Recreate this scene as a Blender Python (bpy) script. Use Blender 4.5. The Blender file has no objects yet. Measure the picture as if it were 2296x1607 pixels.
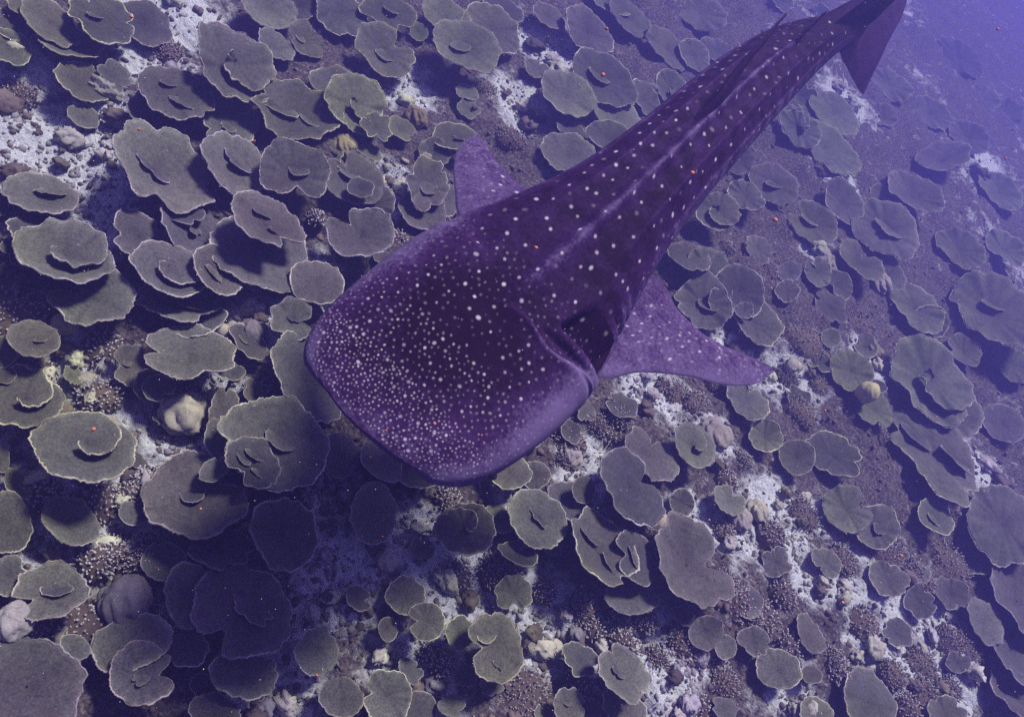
import bpy, math, random
import numpy as np
from mathutils import Vector, Matrix

random.seed(7)
RNG = np.random.default_rng(11)
rad = math.radians
SC = bpy.context.scene
COL = SC.collection

# ------------------------------------------------------------------ camera
CAM_H, CAM_PITCH, CAM_ROLL, CAM_HFOV = 4.0, 48.0, 40.0, 70.0
PW, PH = 2296.0, 1607.0                     # pixel units the reef was surveyed in
_p, _r = rad(CAM_PITCH), rad(CAM_ROLL)
FWD = np.array([0, math.cos(_p), -math.sin(_p)])
_R0 = np.array([1.0, 0, 0]); _U0 = np.cross(_R0, FWD)
CR = _R0*math.cos(_r) + _U0*math.sin(_r)
CU = -_R0*math.sin(_r) + _U0*math.cos(_r)
CO = np.array([0, 0, CAM_H])
FPX = PW/2/math.tan(rad(CAM_HFOV/2))
cd = bpy.data.cameras.new('camera'); cam = bpy.data.objects.new('camera', cd); COL.objects.link(cam)
cd.sensor_width = 36; cd.angle = rad(CAM_HFOV); cd.clip_start = 0.02; cd.clip_end = 400
M3 = Matrix(((CR[0], CU[0], -FWD[0]), (CR[1], CU[1], -FWD[1]), (CR[2], CU[2], -FWD[2])))
cam.matrix_world = Matrix.Translation(Vector(CO)) @ M3.to_4x4()
SC.camera = cam

# ------------------------------------------------------------------ sky, sun, exposure
SUN_EL, SUN_AZ = 64.0, 5.0                 # sun high, a little beyond the shark
w = bpy.data.worlds.new('World'); SC.world = w; w.use_nodes = True
nt = w.node_tree; nt.nodes.clear()
sky = nt.nodes.new('ShaderNodeTexSky'); sky.sky_type = 'NISHITA'; sky.sun_disc = False
sky.sun_elevation = rad(SUN_EL); sky.sun_rotation = rad(SUN_AZ)
bg = nt.nodes.new('ShaderNodeBackground'); bg.inputs['Strength'].default_value = 0.05
ow = nt.nodes.new('ShaderNodeOutputWorld')
tint = nt.nodes.new('ShaderNodeMix'); tint.data_type = 'RGBA'; tint.blend_type = 'MULTIPLY'; tint.inputs[0].default_value = 1.0
tint.inputs[7].default_value = (0.95, 0.58, 1.0, 1)      # daylight as the water above lets it through
nt.links.new(sky.outputs[0], tint.inputs[6]); nt.links.new(tint.outputs[2], bg.inputs[0]); nt.links.new(bg.outputs[0], ow.inputs[0])
sl = bpy.data.lights.new('sun', 'SUN'); sl.energy = 5.0; sl.angle = rad(11); sl.color = (1.0, 0.97, 0.95)
sun = bpy.data.objects.new('sun', sl); COL.objects.link(sun)
_a = rad(SUN_AZ); _e = rad(SUN_EL)
sdir = Vector((math.sin(_a)*math.cos(_e), math.cos(_a)*math.cos(_e), math.sin(_e)))
sun.rotation_euler = sdir.to_track_quat('Z', 'Y').to_euler()
sun.location = sdir*30
SC.view_settings.view_transform = 'Standard'; SC.view_settings.look = 'None'
SC.view_settings.exposure = 0.52; SC.view_settings.gamma = 1.0
SC.view_settings.use_curve_mapping = False
SC.render.engine = 'CYCLES'
SC.cycles.max_bounces = 5; SC.cycles.diffuse_bounces = 2; SC.cycles.glossy_bounces = 2
SC.cycles.volume_bounces = 1; SC.cycles.transparent_max_bounces = 4
SC.cycles.use_denoising = False

# the water's own colour and clarity
HAZE_COLOR = (0.30, 0.27, 0.97, 1); HAZE_ABS = (0.0, 0.0, 0.1, 1); HAZE_DENSITY = 0.053

# ------------------------------------------------------------------ helpers
def ray(x, y):
    d = FWD*FPX + CR*(x-PW/2) + CU*(PH/2-y)
    return d/np.linalg.norm(d)
def at(x, y, z):
    d = ray(x, y); return CO + d*((z-CO[2])/d[2])
def on_plane(x, y, c, n):
    d = ray(x, y); return CO + d*(np.dot(c-CO, n)/np.dot(d, n))
def to_px(P):
    d = np.asarray(P)-CO; k = d@FWD
    return PW/2+FPX*(d@CR)/k, PH/2-FPX*(d@CU)/k

def _hash(ix, iy, seed):
    n = (ix.astype(np.int64)*374761393 + iy.astype(np.int64)*668265263 + seed*1442695041) & 0x7fffffff
    n = ((n ^ (n >> 13))*1274126177) & 0x7fffffff
    return ((n ^ (n >> 16)) & 0xffff)/65535.0
def vnoise(x, y, seed=0):
    ix = np.floor(x); iy = np.floor(y); fx = x-ix; fy = y-iy
    fx = fx*fx*(3-2*fx); fy = fy*fy*(3-2*fy)
    ix = ix.astype(np.int64); iy = iy.astype(np.int64)
    a = _hash(ix, iy, seed); b = _hash(ix+1, iy, seed); c = _hash(ix, iy+1, seed); d = _hash(ix+1, iy+1, seed)
    return (a*(1-fx)+b*fx)*(1-fy) + (c*(1-fx)+d*fx)*fy
def fbm(x, y, seed=0, o=4):
    s = 0; a = 0.5
    for k in range(o):
        s = s + a*vnoise(x, y, seed+k*17); x = x*2.03+3.1; y = y*2.03+1.7; a *= 0.5
    return s

def mesh_np(name, V, F, smooth=True, attrs=None):
    """V (n,3); F (m,k) one polygon size, or list of such arrays"""
    me = bpy.data.meshes.new(name)
    V = np.asarray(V, np.float32)
    Fs = F if isinstance(F, list) else [F]
    Fs = [np.asarray(f, np.int32) for f in Fs if len(f)]
    loops = np.concatenate([f.ravel() for f in Fs])
    tot = np.concatenate([np.full(len(f), f.shape[1], np.int32) for f in Fs])
    st = np.concatenate([[0], np.cumsum(tot)[:-1]]).astype(np.int32)
    me.vertices.add(len(V)); me.vertices.foreach_set('co', V.ravel())
    me.loops.add(len(loops)); me.loops.foreach_set('vertex_index', loops)
    me.polygons.add(len(tot)); me.polygons.foreach_set('loop_start', st)
    try: me.polygons.foreach_set('loop_total', tot)
    except Exception: pass
    me.polygons.foreach_set('use_smooth', np.full(len(tot), smooth))
    me.update(calc_edges=True)
    if attrs:
        for k, v in attrs.items():
            a = me.attributes.new(k, 'FLOAT', 'POINT'); a.data.foreach_set('value', np.asarray(v, np.float32))
    return me
def obj(name, me, mat=None, parent=None, loc=None):
    o = bpy.data.objects.new(name, me); COL.objects.link(o)
    if mat is not None and me is not None and not me.materials: me.materials.append(mat)
    if parent is not None: o.parent = parent
    if loc is not None: o.location = loc
    return o
def tag(o, label=None, cat=None, group=None, kind=None):
    if label: o['label'] = label
    if cat: o['category'] = cat
    if group: o['group'] = group
    if kind: o['kind'] = kind
    return o
def grid_faces(nu, nv, wrap_v=False, base=0, flip=False):
    i = np.arange(nu-1)[:, None]; jn = nv if wrap_v else nv-1
    j = np.arange(jn)[None, :]
    j2 = (j+1) % nv
    a = i*nv+j; b = (i+1)*nv+j; c = (i+1)*nv+j2; d = i*nv+j2
    f = np.stack([np.broadcast_to(q, a.shape) for q in (a, b, c, d)], -1).reshape(-1, 4) + base
    return f[:, ::-1] if flip else f

# ------------------------------------------------------------------ materials
def mat(name):
    m = bpy.data.materials.new(name); m.use_nodes = True
    t = m.node_tree; b = t.nodes['Principled BSDF']
    return m, t, b
def N(t, ty, **k):
    n = t.nodes.new(ty)
    for a, v in k.items():
        if a in n.inputs: n.inputs[a].default_value = v
        else: setattr(n, a, v)
    return n
def noise_n(t, scale, detail=4, rough=0.6, vec=None):
    n = N(t, 'ShaderNodeTexNoise'); n.inputs['Scale'].default_value = scale
    n.inputs['Detail'].default_value = detail; n.inputs['Roughness'].default_value = rough
    if vec is not None: t.links.new(vec, n.inputs['Vector'])
    return n
def ramp(t, src, stops):
    r = t.nodes.new('ShaderNodeValToRGB'); e = r.color_ramp.elements
    while len(e) > 1: e.remove(e[-1])
    e[0].position = stops[0][0]; e[0].color = (*stops[0][1], 1)
    for p, c in stops[1:]:
        q = e.new(p); q.color = (*c, 1)
    t.links.new(src, r.inputs[0]); return r
def mixc(t, fac, a, b, mode='MIX'):
    m = t.nodes.new('ShaderNodeMix'); m.data_type = 'RGBA'; m.blend_type = mode
    for s, i in ((fac, 0), (a, 6), (b, 7)):
        if hasattr(s, 'is_linked') or hasattr(s, 'links'): t.links.new(s, m.inputs[i])
        elif i == 0: m.inputs[0].default_value = s
        else: m.inputs[i].default_value = (*s, 1)
    return m.outputs[2]
def attr(t, name):
    a = t.nodes.new('ShaderNodeAttribute'); a.attribute_name = name; return a.outputs['Fac']
def bump(t, b, h, strength=0.4, dist=0.01):
    n = t.nodes.new('ShaderNodeBump'); n.inputs['Strength'].default_value = strength
    n.inputs['Distance'].default_value = dist
    t.links.new(h, n.inputs['Height']); t.links.new(n.outputs[0], b.inputs['Normal'])
def geo_pos(t):
    return t.nodes.new('ShaderNodeNewGeometry').outputs['Position']

def coral_material(name, lo, hi, speck, scale=1.0, bstr=0.5, zone=False):
    m, t, b = mat(name)
    pos = geo_pos(t)
    n1 = noise_n(t, 3.0*scale, 3, 0.6, pos)
    n2 = noise_n(t, 190*scale, 3, 0.65, pos)
    n3 = noise_n(t, 22*scale, 4, 0.6, pos)
    oi = t.nodes.new('ShaderNodeObjectInfo')
    r1 = ramp(t, n1.outputs[0], [(0.3, lo), (0.7, hi)])
    k = ramp(t, n2.outputs[0], [(0.40, (0.80, 0.80, 0.80)), (0.62, (1.10, 1.10, 1.10))])
    c1 = mixc(t, 1.0, r1.outputs[0], k.outputs[0], 'MULTIPLY')
    k2 = ramp(t, n3.outputs[0], [(0.32, (0.80, 0.77, 0.79)), (0.6, (1.0, 1.0, 1.0))])
    c2 = mixc(t, 1.0, c1, k2.outputs[0], 'MULTIPLY')
    v = ramp(t, oi.outputs['Random'], [(0.0, (0.55, 0.53, 0.58)), (0.25, (1.0, 0.92, 0.82)), (0.5, (0.86, 0.84, 0.86)), (0.75, (1.28, 1.30, 1.02)), (1.0, (0.92, 0.84, 0.82))])
    c3 = mixc(t, 1.0, c2, v.outputs[0], 'MULTIPLY')
    n7 = noise_n(t, 0.55, 2, 0.5, pos)
    hu = ramp(t, n7.outputs[0], [(0.38, (0.99, 0.92, 1.06)), (0.5, (1.0, 1.0, 1.0)), (0.62, (1.06, 1.10, 0.80))])
    c3 = mixc(t, 1.0, c3, hu.outputs[0], 'MULTIPLY')
    sp = ramp(t, n2.outputs[0], [(0.66, (0, 0, 0)), (0.74, (1, 1, 1))])
    c4 = mixc(t, sp.outputs[0], c3, speck)
    if zone:
        vo = t.nodes.new('ShaderNodeTexVoronoi'); vo.inputs['Scale'].default_value = 95; t.links.new(pos, vo.inputs['Vector'])
        pk = ramp(t, vo.outputs['Distance'], [(0.0, (1.22, 1.20, 1.18)), (0.45, (0.98, 0.98, 0.98)), (0.8, (0.72, 0.71, 0.73))])
        c4 = mixc(t, 1.0, c4, pk.outputs[0], 'MULTIPLY')
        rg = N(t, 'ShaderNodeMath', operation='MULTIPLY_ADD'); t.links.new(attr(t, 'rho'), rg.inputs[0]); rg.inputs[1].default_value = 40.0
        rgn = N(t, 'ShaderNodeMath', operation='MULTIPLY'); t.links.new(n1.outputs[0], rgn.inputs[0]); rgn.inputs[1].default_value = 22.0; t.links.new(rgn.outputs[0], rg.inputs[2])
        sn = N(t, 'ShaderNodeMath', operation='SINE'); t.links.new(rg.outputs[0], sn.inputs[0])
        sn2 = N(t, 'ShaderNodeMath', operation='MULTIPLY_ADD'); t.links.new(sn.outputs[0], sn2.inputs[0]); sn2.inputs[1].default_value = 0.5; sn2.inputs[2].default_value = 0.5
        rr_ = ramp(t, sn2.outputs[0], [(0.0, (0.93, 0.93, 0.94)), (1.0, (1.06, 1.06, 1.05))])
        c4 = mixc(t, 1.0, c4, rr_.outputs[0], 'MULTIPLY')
        n5 = noise_n(t, 11, 6, 0.7, pos)
        al = ramp(t, n5.outputs[0], [(0.56, (0, 0, 0)), (0.68, (0.65, 0.65, 0.65))])
        c4 = mixc(t, al.outputs[0], c4, (0.055, 0.04, 0.045))
        n6 = noise_n(t, 17, 5, 0.7, pos)
        al2 = ramp(t, n6.outputs[0], [(0.66, (0, 0, 0)), (0.74, (0.5, 0.5, 0.5))])
        c4 = mixc(t, al2.outputs[0], c4, (0.30, 0.28, 0.25))
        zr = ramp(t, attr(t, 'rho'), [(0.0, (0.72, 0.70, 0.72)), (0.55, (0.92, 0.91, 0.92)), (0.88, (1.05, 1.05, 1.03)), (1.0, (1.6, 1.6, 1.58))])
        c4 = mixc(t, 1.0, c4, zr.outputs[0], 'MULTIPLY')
    t.links.new(c4, b.inputs['Base Color'])
    b.inputs['Roughness'].default_value = 0.85
    b.inputs['Specular IOR Level'].default_value = 0.15
    bump(t, b, n2.outputs[0], bstr, 0.006)
    return m
M = {}
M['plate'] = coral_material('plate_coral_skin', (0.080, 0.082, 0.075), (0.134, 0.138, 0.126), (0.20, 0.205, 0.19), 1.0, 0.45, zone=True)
M['rim'] = coral_material('growing_margin', (0.13, 0.12, 0.105), (0.58, 0.56, 0.52), (0.70, 0.68, 0.63), 2.5)
M['stalk'] = coral_material('coral_stalk', (0.06, 0.045, 0.045), (0.12, 0.09, 0.08), (0.2, 0.18, 0.16))
M['branch'] = coral_material('branching_coral_skin', (0.10, 0.08, 0.07), (0.19, 0.16, 0.13), (0.3, 0.28, 0.25), 1.4)
M['tip'] = coral_material('branch_tips', (0.45, 0.42, 0.38), (0.68, 0.64, 0.58), (0.8, 0.78, 0.75), 1.4)
M['dome_cream'] = coral_material('cream_massive_coral', (0.42, 0.39, 0.27), (0.58, 0.54, 0.40), (0.68, 0.66, 0.55), 1.2)
M['dome_grey'] = coral_material('grey_massive_coral', (0.22, 0.21, 0.21), (0.38, 0.36, 0.34), (0.6, 0.6, 0.58), 1.0)
M['dome_tan'] = coral_material('tan_massive_coral', (0.24, 0.20, 0.13), (0.36, 0.31, 0.2), (0.5, 0.46, 0.36), 1.2)
M['rock'] = coral_material('bleached_rock', (0.28, 0.27, 0.25), (0.66, 0.67, 0.62), (0.8, 0.8, 0.78), 1.6, 0.8)
M['dead'] = coral_material('turf_covered_rock', (0.075, 0.06, 0.056), (0.23, 0.195, 0.175), (0.42, 0.4, 0.37), 1.5, 0.8)

def ground_material():
    m, t, b = mat('reef_bed')
    pos = geo_pos(t); pale = attr(t, 'pale')
    n1 = noise_n(t, 6, 6, 0.7, pos); n2 = noise_n(t, 40, 5, 0.7, pos); n3 = noise_n(t, 140, 3, 0.6, pos)
    dark = ramp(t, n2.outputs[0], [(0.3, (0.035, 0.027, 0.026)), (0.5, (0.095, 0.075, 0.07)), (0.62, (0.20, 0.17, 0.155)), (0.76, (0.42, 0.38, 0.355))])
    sand = ramp(t, n2.outputs[0], [(0.25, (0.34, 0.33, 0.31)), (0.45, (0.58, 0.60, 0.57)), (0.75, (0.78, 0.81, 0.78))])
    ad = N(t, 'ShaderNodeMath', operation='ADD'); t.links.new(pale, ad.inputs[0])
    mm = N(t, 'ShaderNodeMath', operation='MULTIPLY_ADD'); t.links.new(n1.outputs[0], mm.inputs[0]); mm.inputs[1].default_value = 1.5; mm.inputs[2].default_value = -0.80
    t.links.new(mm.outputs[0], ad.inputs[1])
    f = ramp(t, ad.outputs[0], [(0.10, (0, 0, 0)), (0.42, (1, 1, 1))])
    c = mixc(t, f.outputs[0], dark.outputs[0], sand.outputs[0])
    sp = ramp(t, n3.outputs[0], [(0.35, (0.7, 0.7, 0.7)), (0.65, (1.15, 1.15, 1.15))])
    c = mixc(t, 1.0, c, sp.outputs[0], 'MULTIPLY')
    t.links.new(c, b.inputs['Base Color']); b.inputs['Roughness'].default_value = 0.95
    b.inputs['Specular IOR Level'].default_value = 0.1
    bump(t, b, n2.outputs[0], 1.0, 0.03)
    return m
M['bed'] = ground_material()

def shark_material():
    m, t, b = mat('shark_skin')
    pos = geo_pos(t); tone = attr(t, 'tone'); spot = attr(t, 'spot')
    n1 = noise_n(t, 9, 5, 0.65, pos); n2 = noise_n(t, 62, 4, 0.65, pos); n3 = noise_n(t, 180, 2, 0.6, pos)
    mm = N(t, 'ShaderNodeMath', operation='MULTIPLY_ADD'); t.links.new(n1.outputs[0], mm.inputs[0]); mm.inputs[1].default_value = 0.8; mm.inputs[2].default_value = -0.40
    m2 = N(t, 'ShaderNodeMath', operation='MULTIPLY_ADD'); t.links.new(n2.outputs[0], m2.inputs[0]); m2.inputs[1].default_value = 1.0; t.links.new(mm.outputs[0], m2.inputs[2])
    ad = N(t, 'ShaderNodeMath', operation='ADD'); t.links.new(tone, ad.inputs[0]); t.links.new(m2.outputs[0], ad.inputs[1])
    sb = N(t, 'ShaderNodeMath', operation='SUBTRACT'); t.links.new(ad.outputs[0], sb.inputs[0]); sb.inputs[1].default_value = 0.48
    base = ramp(t, sb.outputs[0], [(0.0, SHARK_DARK), (0.5, SHARK_MID), (1.0, SHARK_LIGHT)])
    c = mixc(t, spot, base.outputs[0], (0.54, 0.48, 0.53))
    t.links.new(c, b.inputs['Base Color']); b.inputs['Roughness'].default_value = 0.75
    b.inputs['Specular IOR Level'].default_value = 0.06
    bump(t, b, n3.outputs[0], 0.25, 0.004)
    return m
SHARK_DARK = (0.009, 0.0004, 0.010); SHARK_MID = (0.033, 0.0105, 0.056); SHARK_LIGHT = (0.128, 0.088, 0.186)
M['shark'] = shark_material()
def plain(name, c, rough=0.6):
    m, t, b = mat(name)
    n = noise_n(t, 60, 3, 0.6, geo_pos(t))
    r = ramp(t, n.outputs[0], [(0.3, tuple(x*0.75 for x in c)), (0.7, tuple(min(1, x*1.2) for x in c))])
    t.links.new(r.outputs[0], b.inputs['Base Color']); b.inputs['Roughness'].default_value = rough
    return m
M['eye'] = plain('eye', (0.01, 0.01, 0.012), 0.2)
M['fish'] = plain('dark_fish_scales', (0.025, 0.02, 0.03), 0.4)
M['fleck'] = plain('strobe_glow_plankton', (0.62, 0.20, 0.10))  # orange glow of strobe-lit specks, put into the base colour
M['fleck2'] = plain('pale_plankton', (0.8, 0.7, 0.65))
M['rim_dark'] = M['rim']

# ------------------------------------------------------------------ the reef bed
PALE = [(120,390,70),(190,440,55),(165,492,60),(30,395,40),(100,860,45),(180,905,60),(120,930,40),(150,800,30),(290,1100,60),(340,1085,40),
 (80,1125,50),(75,1205,40),(300,1215,50),(330,1285,45),(290,1335,50),(140,1400,45),(575,700,45),(560,755,40),(540,760,30),(735,1115,35),(930,1195,45),
 (1000,1275,70),(1060,1340,60),(960,1525,45),(970,1590,45),(890,1480,40),(1230,1390,65),(1290,1425,55),(1335,1440,40),(1260,1450,40),(1490,1560,55),(1470,1440,50),(1530,1480,40),
 (1590,985,40),(1480,880,60),(1440,870,40),(1320,1030,45),(1300,1090,40),(1555,1165,50),(1630,1190,60),(1740,1140,55),(1770,1205,45),(1945,1440,45),
 (2105,1395,50),(2050,1500,70),(2130,1545,60),(1990,1605,50),(1780,1575,45),(1850,1165,35),(915,185,45),(905,440,45),(880,415,40),(1190,235,45),
 (1165,205,40),(1225,95,40),(1285,110,40),(240,290,55),(200,330,45),(390,20,60),(340,130,40),(1900,220,45),(2200,360,50),(1880,380,40),(60,560,20),
 (250,270,40),(20,150,45),(30,250,60),(700,600,30),(600,1600,60),(650,1560,50),(1160,1420,40),(1500,1600,60),(1700,1180,50),(1800,1300,40),(2200,1050,50),
 (1960,800,40),(1830,560,30),(770,690,25),(420,950,60),(480,870,30),(60,960,30),(240,1240,40),(180,1330,30),(760,1300,60),(720,1360,50),(1140,1110,30),
 (2000,1340,60),(2080,1450,50),(1880,1330,40),(1690,800,40),(1650,780,40),(1780,840,50)]
def ground_z(x, y):
    x = np.asarray(x, float); y = np.asarray(y, float)
    z = 0.34*(fbm(x*0.55+9, y*0.55+4, 3, 3)-0.44) + 0.26*(fbm(x*2.3, y*2.3, 8, 3)-0.44)
    return z
def fine_z(x, y):
    l = np.abs(vnoise(x*7+1, y*7, 21)-0.5)*2
    return 0.10*(fbm(x*6, y*6, 31, 4)-0.47) + 0.05*(1-l)*vnoise(x*2.1, y*2.1, 77) + 0.035*(vnoise(x*26, y*26, 41)-0.5)
PW3 = [(at(x, y, 0.02), r) for x, y, r in PALE]
PALE_W = np.array([[p[0], p[1], r*np.linalg.norm(p-CO)/FPX*1.4, 1.0 if to_px(p)[0] < 1480 else 0.74] for p, r in PW3])
def pale_at(x, y):
    v = np.zeros_like(x)
    for px, py, pr, pw in PALE_W:
        d2 = ((x-px)**2+(y-py)**2)/(pr*pr)
        m = d2 < 6
        v[m] = np.maximum(v[m], pw*np.exp(-d2[m]*0.9))
    return v
def axis(lo, hi, d0, d1, far):
    a = list(np.arange(lo, hi, d0)); d = d0
    x = lo
    pre = []
    while x > -far: d = min(d*1.07, 4); x -= d; pre.append(x)
    d = d0; x = a[-1]
    while x < far: d = min(d*d1, 4); x += d; a.append(x)
    return np.array(pre[::-1]+a)
gx = axis(-2.6, 3.4, 0.0205, 1.035, 90); gy = axis(-0.1, 4.4, 0.0205, 1.014, 90)
GX, GY = np.meshgrid(gx, gy, indexing='ij')
GZ = ground_z(GX, GY) + fine_z(GX, GY)
pl = np.zeros(GX.shape); near = (np.abs(GX) < 8) & (GY > -2) & (GY < 26)
pl[near] = pale_at(GX[near], GY[near])
farm = np.clip((np.hypot(GX, GY)-7)/5, 0, 1)
pl = np.maximum(pl, farm*np.clip((fbm(GX*0.8, GY*0.8, 55, 3)-0.44)*2, 0, 1)*0.5)
GZ = GZ - 0.05*pl
me = mesh_np('sea_bed', np.stack([GX, GY, GZ], -1).reshape(-1, 3), grid_faces(len(gx), len(gy)), attrs={'pale': pl.ravel()})
bed = tag(obj('sea_bed', me, M['bed']), kind='structure')
def gz(x, y):
    x = np.atleast_1d(x).astype(float); y = np.atleast_1d(y).astype(float)
    return ground_z(x, y)+fine_z(x, y)

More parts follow.
